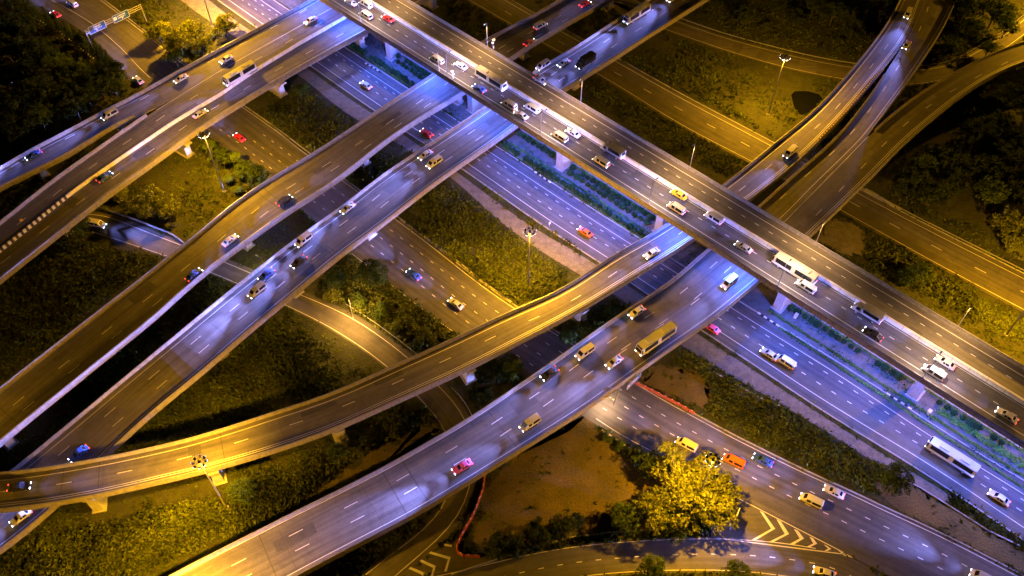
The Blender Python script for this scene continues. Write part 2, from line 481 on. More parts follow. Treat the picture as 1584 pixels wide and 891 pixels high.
def marksE(mb):
    for x in (EO - 2.1, -3.3, -5.2, EI + 2.25): rbE.line(mb, 'L', EO - x, .006, .17, mi=1)
    for q in ((1352.4, 457), (1329.5, 491.8)):
        s_, l_ = rbE.off(P(q[0], q[1], EH), 'L'); rbE.dashes(mb, 'L', l_, .006, s_, 4.06, 1.2, .18, mi=1)
rE = flyover('overpass', 'long straight four-lane overpass highest of all, running from top centre down to the right edge', rbE, 'deck_asphalt',
             [('L', None, None), ('R', None, None)], piers=[], median=medianE, extra=marksE)
for s in (-31.5, 6.4, 43.8, 79.9, 115.5, 153.2, 190.4, 228):
    x, y, _ = Epos(s, -5.2)
    o = link('pier', pier_mesh(20, EH - 1.66, 4.4, 2.1, 8.5), rE); o.location = (x, y, 0); o.rotation_euler = (0, 0, math.atan2(dE[1], dE[0]))

# --- second overpass from the left (three lanes, heading up right) -------------
Bh = 7.2
rbB = Ribbon([(-110, 690), (-60, 648), (0, 598.4), (198, 444), (264, 394), (363.6, 312), (413, 278), (505.6, 222), (603, 157), (671, 112), (749, 60), (792, 40), (863, 0), (905, -23), (980, -62)],
             [(-60, 745), (0, 693), (32, 666), (264, 477), (301, 438.7), (363.6, 393.9), (438.4, 339), (528, 280.5), (600, 222), (677.4, 171.9), (719.8, 147), (797, 92), (857, 53.5), (951.4, 0), (1000, -27), (1060, -60)], Bh, .9, -.85)
rB = flyover('overpass', 'brown overpass deck with two dashed rows, second from the left, heading up right', rbB, 'deck',
             [('L', None, None), ('R', None, None)],
             lines=[((210.5, 444), 'L'), (1.1, 'R')], dashrows=[((394.8, 325.4), 'L'), ((462.8, 294.7), 'L')],
             piers=[(20, 690), (380, 378), (560, 250), (712, 160), (814, 90), (940, 10)], joints=[(415, 310), (424, 304), (10, 640)])
# --- third overpass -------------------------------------------------------------
rbC = Ribbon([(-40, 770, 2.0), (17.4, 727.5, 2.6), (92, 666, 3.8), (264, 524, 6.6), (361, 444), (463, 364), (528, 319), (590.3, 269.3), (657.5, 225.7), (749.7, 164.4), (825.6, 109.6), (886.6, 73.5), (941.4, 37.4), (996.2, 2.5), (1045, -28), (1090, -58)],
             [(-40, 890, 2.0), (0, 858, 2.4), (60, 812, 3.0), (209, 669, 4.6), (264, 622, 6.0), (326.3, 568.5), (393.5, 511), (475.7, 444), (528, 399), (602.7, 344), (682.4, 281.8), (764.6, 224.5), (878, 140.7), (931.5, 107), (998.7, 63.5), (1056, 27), (1098, 0), (1140, -28)], 7.2, .9, -.85)
rC = flyover('overpass', 'blue-lit overpass deck third from the left, dipping under the curved ramp', rbC, 'deck',
             [('L', None, None), ('R', None, None)],
             lines=[(1.7, 'L'), ((378.6, 510), 'R')], dashrows=[((362.6, 475.9), 'L'), ((376, 488.3), 'L')],
             piers=[(330, 540), (455, 450), (560, 355), (890, 135)], joints=[(505, 390), (492, 372), (65, 720)])
# --- curved yellow ramp -----------------------------------------------------------
rbD = Ribbon([(-60, 733, 9.3), (0, 731, 9.2), (62, 722.5, 9), (139.5, 710, 8.8), (209, 696.4, 8.5), (264, 684, 8.2), (333.7, 665.7, 7.8), (401, 643, 7.4), (463, 623.3), (528, 601), (602.7, 566), (677.4, 533.7), (739.7, 503.8), (792, 479), (874, 444), (926.5, 406.3), (988.8, 371.4), (1036, 342.8), (1121, 283), (1198, 220.5), (1262.7, 167), (1320, 103), (1350, 64.8), (1374.8, 30), (1391, 0), (1412, -45)],
             [(-60, 799, 9.3), (0, 793.5, 9.2), (74.7, 785, 9), (132, 776, 8.8), (199, 761, 8.5), (264, 746, 8.2), (351, 724, 7.8), (438, 697.6, 7.4), (515.6, 670), (590, 635.8), (652.5, 608.4), (727, 573.5), (792, 540), (854, 507.5), (911.6, 475), (963.9, 444), (1016, 411), (1078, 371), (1165.6, 309), (1218, 268), (1263, 226), (1320, 165), (1367, 108), (1386, 85), (1408, 50), (1428, 0), (1440, -45)], 7.2, .9, -.85)
rD = flyover('overpass', 'narrow curving two-lane ramp glowing yellow beneath the mast at lower left', rbD, 'deck',
             [('L', None, None), ('R', None, (1367, 107))],
             lines=[(1.5, 'L'), (1.7, 'R'), (1.25, 'R')], dashrows=[((193, 730), 'L')],
             piers=[(154, 791), (341, 749), (530, 685), (732, 596), (902, 500), (1165, 285)], joints=[(156, 745), (345, 695), (100, 755)], across=3.0)
# --- wide overpass at lower centre ----------------------------------------------------
rbF = Ribbon([(140, 955), (200, 922), (264, 888), (338.7, 850.8), (425.9, 804.7), (528, 755.5), (602.7, 715), (687.4, 669), (792, 601), (879, 541), (941.4, 496.3), (1023.6, 444), (1056, 416.5), (1094.6, 384), (1175.6, 315.4)],
             [(340, 965), (400, 930), (470.7, 891), (528, 861), (602.7, 822), (702.3, 766), (792, 708.5), (856.8, 669), (926.5, 623.3), (991.3, 576), (1056, 531), (1118, 485), (1168, 444), (1257.7, 365)], 7.2, .9, -.85)
rF = flyover('overpass', 'widest pale concrete overpass across the lower centre with pairs of bright headlamps', rbF, 'deck',
             [('L', None, None), ('R', None, None)],
             lines=[((528, 762.4), 'L'), ((577.8, 821), 'R')], dashrows=[((543, 781), 'L', None, (800, 640)), ((888, 568.5), 'L', (800, 640), None), ((635, 759), 'L'), ((1020, 505), 'R', (950, 560), None)],
             piers=[(560, 800), (735, 705), (880, 610), (1100, 450)], joints=[(412, 855), (612, 765), (646, 750), (790, 680)], across=4.5)
# upper right branches of the same road
rbFl = Ribbon([(1168, 322), (1175.6, 315.4), (1230, 267), (1282.6, 222), (1320, 180), (1345, 148), (1364.8, 118), (1386, 84), (1408, 49), (1428, -1), (1440, -46)],
              [(1216.6 - 20, 358), (1216.6, 340), (1272.7, 283), (1320, 236), (1344, 211), (1370, 175), (1407, 125), (1440, 75.5), (1462, 38), (1479.4, 0), (1495, -46)], 7.17, .9, -.85)
rFl = flyover('overpass', 'left branch of the forked overpass at upper right, lit blue near the top', rbFl, 'deck',
              [('L', None, (1360, 121)), ('R', (1350, 205), None)],
              lines=[(1.2, 'R')], dashrows=[((1345, 170), 'L')], piers=[(1300, 240), (1400, 120)], joints=[(1336, 193)])
rbFr = Ribbon([(1216.6 - 20, 358), (1216.6, 338), (1272.7, 281), (1320, 233), (1342, 210), (1382, 174), (1432, 137), (1494, 102), (1544, 78.5), (1584, 63.5), (1640, 48)],
              [(1237, 384), (1257.7, 365), (1320, 304.5), (1360, 265), (1402, 222), (1444.5, 186), (1494, 147), (1544, 117), (1584, 101), (1640, 86)], 7.2, .9, -.85)
rFr = flyover('overpass', 'right branch of the forked overpass, dim olive curve running off the right edge', rbFr, 'old_asphalt',
              [('L', (1346, 202), None), ('R', None, None)],
              lines=[((1320, 234.5), 'L', None, (1338, 214)), (1.0, 'R'), (1.5, 'R')], dashrows=[((1401, 192), 'L')], piers=[(1320, 270), (1450, 160), (1560, 90)])
# --- upper-left twin overpass ----------------------------------------------------------------
rbA = Ribbon([(-50, 380), (0, 341.5), (49.8, 301.7), (99.6, 263), (159.4, 222), (214, 183), (300, 128.5), (364, 90.5), (430, 54), (508, 10), (560, -20), (640, -68)],
             [(-40, 474), (0, 441), (92, 367.7), (122, 344), (194, 289.2), (264, 240), (286, 221.7), (351, 179.3), (438, 125.8), (528, 74.7), (571.6, 51), (671, -3), (740, -42)], 7.2, .9, -.85)
def medianA(root):
    pts = [(0, 386.4), (107, 300.5), (171.9, 254.4), (219, 222), (264, 191.8), (338.7, 147), (401, 104.6), (463, 67), (528, 30)]
    offs = []; ss = []
    for q in pts:
        a, b = rbA.off(P(q[0], q[1], 7.2), 'L'); ss.append(a); offs.append(b + .5)
    o = np.argsort(ss); ss = np.array(ss)[o]; offs = np.array(offs)[o]
    mb = MB(); ms = MB(); prev = None
    sstr = rbA.coord(P(107, 300.5, 7.2))[0]
    sec = ((-.4, .004), (-.2, .3), (-.16, .9), (.16, .9), (.2, .3), (.4, .004))
    grid = np.arange(rbA.s[0], rbA.s[-1], .8)
    for n_, sv in enumerate(grid):
        of = float(np.interp(sv, ss, offs))
        cur = [rbA.at(sv, 'L', of + a, z) for a, z in sec]
        if prev is not None:
            striped = (sv < sstr) == (rbA.coord(P(0, 386, 7.2))[0] < sstr)
            mi = 1 if (striped and n_ % 2) else 0
            for j in range(5):
                mb.face((prev[j][0], cur[j][0], cur[j + 1][0], prev[j + 1][0]), mi, [(sv - .8, 0), (sv, 0), (sv, 1), (sv - .8, 1)])
        prev = cur
    mb.build('median_barrier', [M['barrier'], M['black_paint']], root)
rA = flyover('overpass', 'broad upper-left overpass with a concrete barrier between its two carriageways', rbA, 'deck',
             [('L', None, (220, 180)), ('R', None, None)],
             lines=[(.3, 'L', (230, 172), None), (1.5, 'R')], dashrows=[((430.9, 107), 'R'), ((300, 150), 'L', None, (520, 30))],
             piers=[(100, 355), (296, 242), (440, 149), (562, 74), (691, 23)], median=medianA, across=5.5, joints=[(470, 85), (380, 140), (250, 205)])
rbA3 = Ribbon([(-60, 296), (0, 258), (50, 227), (65, 220), (99.6, 201.7), (174, 164.4), (264, 114.6), (338.7, 74.7), (403.5, 40), (478, 0), (560, -46), (600, -70)],
              [(-60, 333), (0, 296.7), (49.8, 273), (99.6, 249.4), (139.5, 224.5), (174, 201.7), (214, 184.5), (240, 172), (304, 136), (368, 98), (434, 61.5), (512, 17.5), (564, -13), (604, -38)], 7.17, .9, -.85)
rA3 = flyover('overpass', 'blue-lit slip ramp leaving the upper-left overpass towards the left edge', rbA3, 'deck_asphalt',
              [('L', None, None), ('R', None, (208, 186))],
              lines=[(1.5, 'L')], dashrows=[((376, 67), 'L')], piers=[(60, 262), (180, 190)])
for nm, r_ in dict(E=rbE, B=rbB, C=rbC, D=rbD, F=rbF, Fl=rbFl, Fr=rbFr, A=rbA, A3=rbA3).items(): DECKS[nm] = r_

# ------------------------------------------------------------------ ground, roads
mb = MB(); S_ = 3000
mb.face([(-S_, -S_, 0), (S_, -S_, 0), (S_, S_, 0), (-S_, S_, 0)])
tag(mb.build('ground', M['grass_ground']), kind='structure')

def road(name, rb, surf='asphalt', z=.02, lines=(), dashrows=(), kerbs=(), dash=(4.0, 1.15), keep=True, extra=None):
    mb = MB(); rb.sweep(mb, [('L', 0, z), ('R', 0, z)], closed=False)
    if keep: ROADPOLYS.append(rb.poly())
    for ln in lines:
        px, side = ln[0], ln[1]
        off = px if isinstance(px, (int, float)) else rb.off(P(px[0], px[1], 0), side)[1]
        sa = None if len(ln) < 3 or ln[2] is None else rb.coord(P(ln[2][0], ln[2][1], 0))[0]
        sb = None if len(ln) < 4 or ln[3] is None else rb.coord(P(ln[3][0], ln[3][1], 0))[0]
        if sa is not None and sb is not None and sa > sb: sa, sb = sb, sa
        rb.line(mb, side, off, z + .005, .16, sa, sb, 1)
    for dr in dashrows:
        ss, off = rb.off(P(dr[0][0], dr[0][1], 0), dr[1])
        sa = None if len(dr) < 3 or dr[2] is None else rb.coord(P(dr[2][0], dr[2][1], 0))[0]
        sb = None if len(dr) < 4 or dr[3] is None else rb.coord(P(dr[3][0], dr[3][1], 0))[0]
        if sa is not None and sb is not None and sa > sb: sa, sb = sb, sa
        rb.dashes(mb, dr[1], off, z + .005, ss, dash[0], dash[1], .18, sa, sb, 1)
    if extra: extra(mb)
    o = tag(mb.build(name, [M[surf], M['paint'], M['deck']]), kind='structure')
    for side in kerbs:
        mb = MB(); rb.sweep(mb, [(side, 0, -.1), (side, 0, z + .13), (side, -.3, z + .13), (side, -.3, -.1)]); mb.build('kerb', M['kerb'], o)
    return o

# blue-lit ground highway, near carriageway
rbG = Ribbon([Epos(s, -12.7 + .5 * math.sin(s * .012)) for s in range(-220, 340, 40)],
             [(300, -22), (337.5, 0), (392, 38.6), (483, 103), (577.8, 169.4), (714.8, 260.6), (792, 315), (866.7, 366.5), (927.7, 405), (1086, 511), (1155.6, 556), (1230, 607), (1320, 664.4), (1429.6, 730), (1519, 791), (1581.5, 833.4), (1660, 886)][::1], 0) if False else None
def gk(pts): return [P(x, y, 0) for x, y in pts]
def ext(pts, a, b):
    p = [np.array(q) for q in pts]; d0 = (p[0] - p[1]); d0 /= np.linalg.norm(d0); d1 = (p[-1] - p[-2]); d1 /= np.linalg.norm(d1)
    return [p[0] + d0 * a] + p + [p[-1] + d1 * b]
gL = ext(gk([(422, 0), (538, 77), (627.6, 135.7), (767, 226.5), (891.6, 308), (991.3, 371.4), (1143, 466.4), (1210.4, 508.8), (1320, 576), (1459.5, 669), (1584, 745)]), 300, 200)
gR = ext(gk([(337.5, 0), (392, 38.6), (483, 103), (577.8, 169.4), (714.8, 260.6), (792, 315), (866.7, 366.5), (927.7, 405), (1086, 511), (1155.6, 556), (1230, 607), (1320, 664.4), (1429.6, 730), (1519, 791), (1581.5, 833.4)]), 300, 200)
rbG = Ribbon(gL, gR, 0, world=True)
road('ground_highway', rbG, 'asphalt', lines=[((1131, 476), 'L'), (2.6, 'R')], dashrows=[((1165.6, 506.3), 'L'), ((1134, 506.3), 'R')], kerbs=('L', 'R'))
# far carriageway, mostly under the top overpass
rbG2 = Ribbon([Epos(s, 10.5) for s in (-300, 0, 400)], [Epos(s, -2.4) for s in (-300, 0, 400)], 0, world=True)
road('ground_highway', rbG2, 'asphalt', lines=[(1.2, 'L'), (1.0, 'R')], kerbs=('L', 'R'), dashrows=[((1400, 560), 'R')])
# planted median between
rbM = Ribbon([Epos(s, -2.75) for s in (-300, 0, 400)], [Epos(s, -12.2) for s in (-300, 0, 400)], 0, world=True)
mb = MB(); rbM.sweep(mb, [('L', 0, .01), ('R', 0, .01)], closed=False); tag(mb.build('median_pavement', M['paving']), kind='structure')
ROADPOLYS.append(rbM.poly())

# two-lane yellow road beyond the top overpass
r2L = ext(gk([(727, -39), (795, 3), (956, 91), (1056, 147), (1195, 220.4), (1331, 294), (1419.6, 341), (1584, 424)]), 250, 150)
r2R = ext(gk([(727, 4), (787, 39), (921.5, 116), (991.3, 158), (1053.5, 197), (1163, 254), (1320, 340), (1419.6, 396), (1514, 447), (1584, 484)]), 250, 150)
rbR2 = Ribbon(r2L, r2R, 0, world=True)
road('service_road', rbR2, 'old_asphalt', lines=[(1.0, 'R'), (1.6, 'L')], dashrows=[((1100, 195), 'L'), ((1385, 353), 'L'), ((1445, 388), 'L')][:1], dash=(12, 3), kerbs=('L',))
# curved slip road at upper right, patched surface
hL = gk([(820, -30), (930, -6), (1000, 14), (1056, 33.6), (1113, 53.5), (1215, 81), (1270, 93.5), (1317.5, 101.5), (1370, 106), (1427, 105), (1469, 97), (1509, 77), (1551.6, 51), (1584, 25), (1640, -20)])
hR = gk([(810, -8), (925, 15), (995, 36), (1056, 57), (1138, 84.5), (1218, 107), (1297.6, 123), (1370, 133), (1430, 131), (1490, 116), (1540, 88), (1580, 60), (1620, 28), (1675, -18)])
rbH = Ribbon(hL, hR, 0, world=True)
def patchesH(mb):
    for a, b in ((1106, 1130), (1152, 1175), (1198, 1222), (1245, 1270)):
        sa = rbH.coord(P(a, 68, 0))[0]; sb = rbH.coord(P(b, 76, 0))[0]
        mb.face([rbH.at(sa, 'L', 2.0, .024)[0], rbH.at(sb, 'L', 2.0, .024)[0], rbH.at(sb, 'R', 1.0, .024)[0], rbH.at(sa, 'R', 1.0, .024)[0]], 2)
oH = road('slip_road', rbH, 'old_asphalt', lines=[(1.0, 'L'), (.8, 'R')], extra=patchesH)
# blue-lit road at the very top
rbT = Ribbon([Epos(s, 74) for s in (-100, 30, 62)], [Epos(s, 66) for s in (-100, 30, 62)], 0, world=True)
road('service_road', rbT, 'asphalt', dashrows=[((960, 4), 'L')], lines=[(.6, 'L'), (.6, 'R')])
# wide frontage road
iL = ext(gk([(46, 0), (119.5, 42), (184, 99.6), (206.7, 128), (264, 166), (336, 222), (376, 252), (413, 280), (543, 390), (607.7, 440), (647.5, 473), (707, 515), (814, 586), (896.6, 639), (931.5, 665), (998.7, 705), (1041, 722), (1135.7, 770)]), 200, 0)
iR = ext(gk([(160, 0), (225, 49.8), (300, 108), (381, 167), (425.9, 197), (475.7, 236), (612.7, 336), (682.4, 388), (747, 440), (792, 470), (850.5, 508), (889, 530), (986.3, 591), (1081, 645), (1125.7, 667.5), (1200.5, 709)]), 200, 0)
iL2 = gk([(1135.7, 770), (1175.6, 788.6), (1245, 824.7), (1320, 862), (1400, 905), (1500, 960), (1620, 1020)])
iR2 = gk([(1200.5, 709), (1270, 738), (1320, 763.5), (1407, 803), (1494, 844), (1581.5, 891), (1680, 942)])
rbI = Ribbon(iL + iL2[1:], iR + iR2[1:], 0, world=True)
oI = road('frontage_road', rbI, 'asphalt', lines=[(.7, 'R'), ((1000, 694), 'L', (905, 640), (1045, 718)), ((640, 468), 'L', (535, 385), (720, 525)), ((160, 50), 'L', None, (240, 110))],
          dashrows=[((683.7, 418), 'R', (430, 180), (900, 570)), ((636.8, 404.8), 'R', (430, 180), (900, 570)), ((607, 405), 'R', (300,150), (900,570)),
                    ((1003, 629), 'R', (930, 560), (1560, 880)), ((992, 644.7), 'R', (930, 560), (1570, 890)), ((982, 662), 'R', (930, 560), (1150, 760))],
          kerbs=('R',))
# gravel track beside the highway
jL = ext(gk([(326, 2), (356, 26), (480, 109), (528, 145), (575, 174), (708, 268), (792, 329), (830, 356), (905, 398), (1078, 516), (1138, 553), (1205, 600), (1280, 648), (1370, 706), (1420, 734), (1480, 775)]), 60, 0)
jR = ext(gk([(282, 2), (326, 34), (463, 117), (525, 169), (553, 185), (695, 272), (740, 314), (792, 356.5), (861.7, 405), (960, 462), (1056, 536), (1086, 556), (1150.7, 593.4), (1205, 623), (1272.7, 664), (1375, 729), (1420, 752), (1480, 790)]), 60, 0)
rbJ = Ribbon(jL, jR, 0, world=True)
road('gravel_track', rbJ, 'gravel', z=.012)
# curved ramp at ground level passing under three decks
kL = gk([(40, 352), (100, 330), (154.4, 326), (239, 357), (300, 380), (380, 412), (475.7, 454), (528, 475), (582.8, 508), (645, 556), (697.4, 606), (724.8, 637), (739, 690), (737, 742), (724, 788), (690, 833), (652, 866), (600, 915), (560, 950)])
kR = gk([(40, 384), (90, 362), (139.5, 361), (204, 381), (262, 400), (340, 430), (443, 475), (488, 498), (528, 520.5), (565, 545), (600, 572), (645, 616), (667.5, 644), (685, 668), (697, 715), (687, 770), (670, 800), (637, 830), (600, 858), (560, 888), (500, 935)])
rbK = Ribbon(kL, kR, 0, world=True)
road('slip_road', rbK, 'old_asphalt', z=.016, lines=[(1.3, 'L'), (.5, 'R')])
# bottom road
lL = ext(gk([(640, 895), (687, 886), (792, 860), (861.7, 846.5), (931.5, 838), (1020, 832), (1105.8, 830), (1155.6, 832), (1230, 840), (1305, 855), (1380, 900)]), 80, 100)
lR = ext(gk([(640, 950), (760, 925), (860, 903), (921.5, 893), (1003.7, 888), (1056, 886), (1120.8, 887.5), (1200, 893), (1300, 915), (1360, 950)]), 80, 100)
rbL = Ribbon(lL, lR, 0, world=True)
road('bottom_road', rbL, 'asphalt', z=.026, lines=[(.5, 'L', None, (1260, 850)), (.6, 'R')], dashrows=[((925.7, 866), 'L')])
# painted gore between the two roads at lower right, and kerb of the tree island
def flat(name, polys, z, m, kind='structure', h=0):
    mb = MB()
    for pl in polys:
        w = [(*P(x, y, h)[:2], z) for x, y in pl]
        if name in ('bare_earth', 'concrete_apron'):            # worn, ragged outline
            w = resample(np.array(w + w[:1]), 160)[:-1]; rr = random.Random(int(abs(w[0][0]) * 10)); ph = [rr.uniform(0, 6) for _ in range(5)]
            w = [(q[0] + sum(math.sin(k * (.11 + .17 * j) * 1.9 + ph[j]) * .75 / (1 + .5 * j) for j in range(5)), q[1] + sum(math.cos(k * (.13 + .19 * j) * 1.7 + ph[j]) * .75 / (1 + .5 * j) for j in range(5)), z) for k, q in enumerate(w)]
        mb.face(w)
    o = mb.build(name, m)
    bm = bmesh.new(); bm.from_mesh(o.data)
    for f in bm.faces:
        if f.normal.z < 0: f.normal_flip()
    bm.to_mesh(o.data); bm.free()
    return tag(o, kind=kind)
gore = [(1100, 770), (1136, 768), (1176, 788), (1245, 824), (1322, 863), (1305, 857), (1230, 843), (1156, 835), (1100, 833)]
flat('gore_pavement', [gore], .03, M['asphalt'])
ROADPOLYS.append(np.array([P(x, y, 0)[:2] for x, y in gore]))
def chev(a, b, c, w):
    # band a-b-c of pixel width w measured along x
    return [[a, (a[0] + w, a[1] + w * .5), (b[0] + w, b[1]), b], [b, (b[0] + w, b[1]), (c[0] + w, c[1] + w * .08), c]]
ch = []
for a, b, c, w in (((1175, 790), (1193, 818), (1163, 835), 6), ((1201, 803), (1214, 826), (1190, 838), 6.5), ((1228, 818), (1237, 833), (1221, 842), 6.5), ((1252, 830), (1258, 841), (1247, 846), 6), ((1274, 842), (1281, 849), (1275, 852), 5)):
    ch += chev(a, b, c, w)
ch.append([(1296, 851), (1305, 854.5), (1322, 863.5), (1305, 859.5)])
ch += [[(1135, 768), (1136.5, 767.5), (1305, 854), (1303, 854.5)], [(1112, 832.2), (1112, 833.6), (1305, 858), (1305, 856.5)]]
flat('gore_marking', ch, .036, M['paint'])
gore2 = [(744, 770), (735, 792), (712, 822), (690, 838), (652, 868), (622, 892), (690, 889), (760, 866), (765, 850), (720, 858), (712, 845), (725, 818), (738, 795), (750, 740)]
flat('gore_pavement', [[(741, 775), (735, 792), (712, 822), (690, 838), (652, 868), (625, 892), (690, 889)], [(690, 889), (760, 868), (760, 855), (714, 857), (706, 845), (719, 818), (741, 775)]], .013, M['old_asphalt'])
ROADPOLYS.append(np.array([P(x, y, 0)[:2] for x, y in ((741, 775), (700, 836), (625, 892), (690, 889), (770, 866), (760, 855), (714, 857), (706, 845), (719, 818))]))
ch = []
for a, b, c, w in (((683, 840), (699, 845), (699, 845), 5),):
    ch.append([(683, 840), (699, 843), (699, 846.5), (681, 843)])
for k, (x, y) in enumerate(((666, 853), (652, 865.5), (635, 877))):
    sx, sy = (31, 9) if k == 0 else (22, 10 if k == 1 else 9)
    ch += [[(x, y), (x + sx, y + sy), (x + sx - 4, y + sy + 3.2), (x - 3, y + 3)], [(x + sx, y + sy), (x + sx - 6, y + sy + 22), (x + sx - 10, y + sy + 22), (x + sx - 4, y + sy + 3.2)]]
flat('gore_marking', ch, .03, M['paint'])
# bare earth, paving and water
dirt = [(905, 640), (880, 655), (800, 705), (757, 735), (742, 790), (728, 840), (745, 858), (880, 832), (990, 822), (1060, 800), (1060, 730), (1000, 712), (960, 688), (925, 665)]
flat('bare_earth', [dirt], .006, M['soil'])
dirt2 = [(990, 590), (1010, 572), (1055, 568), (1085, 585), (1103, 610), (1096, 628), (1062, 624), (1020, 606)]
flat('bare_earth', [dirt2], .006, M['soil'])
dirt3 = [(1345, 745), (1380, 742), (1420, 755), (1470, 785), (1530, 822), (1582, 850), (1600, 890), (1540, 868), (1440, 812), (1380, 782)]
flat('bare_earth', [dirt3], .006, M['soil'])
dirt4 = [(560, 740), (600, 715), (650, 690), (690, 650), (650, 660), (590, 690), (540, 720), (500, 755), (470, 775), (530, 752)]
flat('bare_earth', [dirt4], .006, M['soil'])
BARE = [np.array([P(x, y, 0)[:2] for x, y in q]) for q in (dirt, dirt2, dirt3, dirt4)]
disc = [(1313 + 26 * math.cos(t), 364 + 32 * math.sin(t) + 4) for t in np.linspace(0, 2 * math.pi, 28, endpoint=False)]
flat('concrete_apron', [[(1262, 372), (1282, 342), (1303, 338), (1322, 348), (1336, 365), (1338, 380), (1330, 393), (1313, 398)]], .009, M['gravel'])
ROADPOLYS.append(np.array([P(x, y, 0)[:2] for x, y in ((1262, 372), (1282, 342), (1303, 338), (1322, 348), (1336, 365), (1338, 380), (1330, 393), (1313, 398))]))
pond = [(1224, 146), (1230, 141), (1250, 141), (1267, 146), (1274, 154), (1262, 166), (1248, 176), (1238, 178), (1228, 166)]
flat('pond', [pond], .008, M['water'])
POND = np.array([P(x, y, 0)[:2] for x, y in pond]); ROADPOLYS.append(POND)

# black and yellow delineator blocks on the parapet between the two upper-right decks
_a = rbD.coord(P(1270, 220, 8.2))[0]; _b = rbD.coord(P(1366, 108, 8.2))[0]; mb = MB()
for k, s_ in enumerate(np.arange(_a, _b, .62)):
    q, _ = rbD.at(s_, 'R', .16, 1.15); i_ = rbD.coord(q)[2]; mb.box(q, (.5, .3, .3), math.atan2(rbD.T[i_][1], rbD.T[i_][0]), k % 2)
mb.build('delineator_strip', [M['yellow'], M['black_paint']], rD)

# ------------------------------------------------------------------ lamps
def lamp_light(name, kind, energy, col, parent, loc, rot=(0, 0, 0), size=.3, cone=150, blend=.6):
    d = bpy.data.lights.new(name, kind); d.energy = energy; d.color = col; d.shadow_soft_size = size
    if kind == 'SPOT': d.spot_size = math.radians(cone); d.spot_blend = blend
    o = bpy.data.objects.new(name, d); COL.objects.link(o); o.parent = parent; o.location = loc; o.rotation_euler = rot
    return o

MASTH = 21.6
def make_mast():
    r = empty('high_mast_lamp')
    mb = MB(); mb.tube((0, 0, 0), (0, 0, MASTH), .24, .1, 10); mb.tube((0, 0, 0), (0, 0, .25), .55, .5, 10)
    mb.build('pole', M['steel'], r)
    mb = MB(); n = 20
    for k in range(n):
        a, b = 2 * math.pi * k / n, 2 * math.pi * (k + 1) / n
        mb.tube((1.0 * math.cos(a), 1.0 * math.sin(a), MASTH - .5), (1.0 * math.cos(b), 1.0 * math.sin(b), MASTH - .5), .06, .06, 5)
    for k in range(4):
        a = math.pi / 4 + math.pi / 2 * k; mb.tube((0, 0, MASTH - .3), (math.cos(a), math.sin(a), MASTH - .5), .05, .05, 5)
    mb.tube((0, 0, MASTH - .7), (0, 0, MASTH + .1), .28, .22, 10)
    mb.build('head_ring', M['dark_steel'], r)
    for k in range(8):
        a = 2 * math.pi * k / 8 + .2
        Mx = Matrix.Translation((1.32 * math.cos(a), 1.32 * math.sin(a), MASTH - .55)) @ Matrix.Rotation(a, 4, 'Z') @ Matrix.Rotation(math.radians(-50), 4, 'Y')
        m1 = MB(); m1.box((0, 0, .09), (.62, .5, .26), taper=(.7, .75), M=Mx); f = m1.build('floodlight', [M['dark_steel'] if k % 2 else M['lamp_body']], r)
        m2 = MB(); m2.box((0.03, 0, -.06), (.54, .42, .03), M=Mx); m2.build('lens', M['lens_mast'], f)
        m3 = MB(); 
    lamp_light('sodium_light', 'SPOT', E_MAST, SODIUM, r, (0, 0, MASTH - .95), size=.45, cone=173, blend=.12)
    return r
mast0 = make_mast()
masts = [
    (P(347, 296), 1.15, 'tall floodlight mast beside the palm clump and the upper-left overpass edge'),
    (P(351, 785.6), 1.0, 'tall floodlight mast whose lamp ring hangs over the glowing yellow curved ramp'),
    (P(817.4, 443.7), 1.35, 'tall floodlight mast standing in the bright scrub between gravel track and frontage road'),
    (P(1188, 177.3), 1.2, 'tall floodlight mast on the grass by the slip road, near the dark pond'),
    (P(1103.8, 709.5, MASTH), 1.05, 'tall floodlight mast rising through the big golden trees at lower right'),
    (P(1556, 518), 1.5, 'tall floodlight mast on the lawn by the right edge, its head out of frame'),
    (P(329, 41), 2.6, 'tall floodlight mast on the gravel by the golden trees at the top left'),
]
for k, (p, e, lb) in enumerate(masts):
    o = mast0 if k == 0 else copy_tree(mast0)
    o.location = (p[0], p[1], 0); tag(o, lb, 'floodlight mast', 'tall floodlight masts')
    for c in o.children:
        if c.type == 'LIGHT' and e != 1.0: c.data = c.data.copy(); c.data.energy = E_MAST * e
        if c.type == 'LIGHT' and k == 1:      # this mast is aimed at the ramp
            d = bpy.data.lights.new('sodium_light', 'SPOT'); d.energy = E_MAST * 1.1; d.color = SODIUM; d.shadow_soft_size = .8; d.spot_size = math.radians(128); d.spot_blend = .9; c.data = d
            v = Vector(P(292, 706, 8)) - (o.location + c.location); c.rotation_euler = v.to_track_quat('-Z', 'Y').to_euler()
# masts just beyond the frame whose light reaches into it
for px, py, e in ((300, 970, 1.8), (1650, 45, 2.0), (-110, 690, .2), (190, -70, .4), (830, -90, .7)):
    p = P(px, py); o = copy_tree(mast0); o.location = (p[0], p[1], 0); o.rotation_euler = (0, 0, 0)
    tag(o, 'tall floodlight mast standing just outside the picture', 'floodlight mast', 'floodlight masts outside the frame')
    for c in o.children:
        if c.type == 'LIGHT': c.data = c.data.copy(); c.data.energy = E_MAST * e

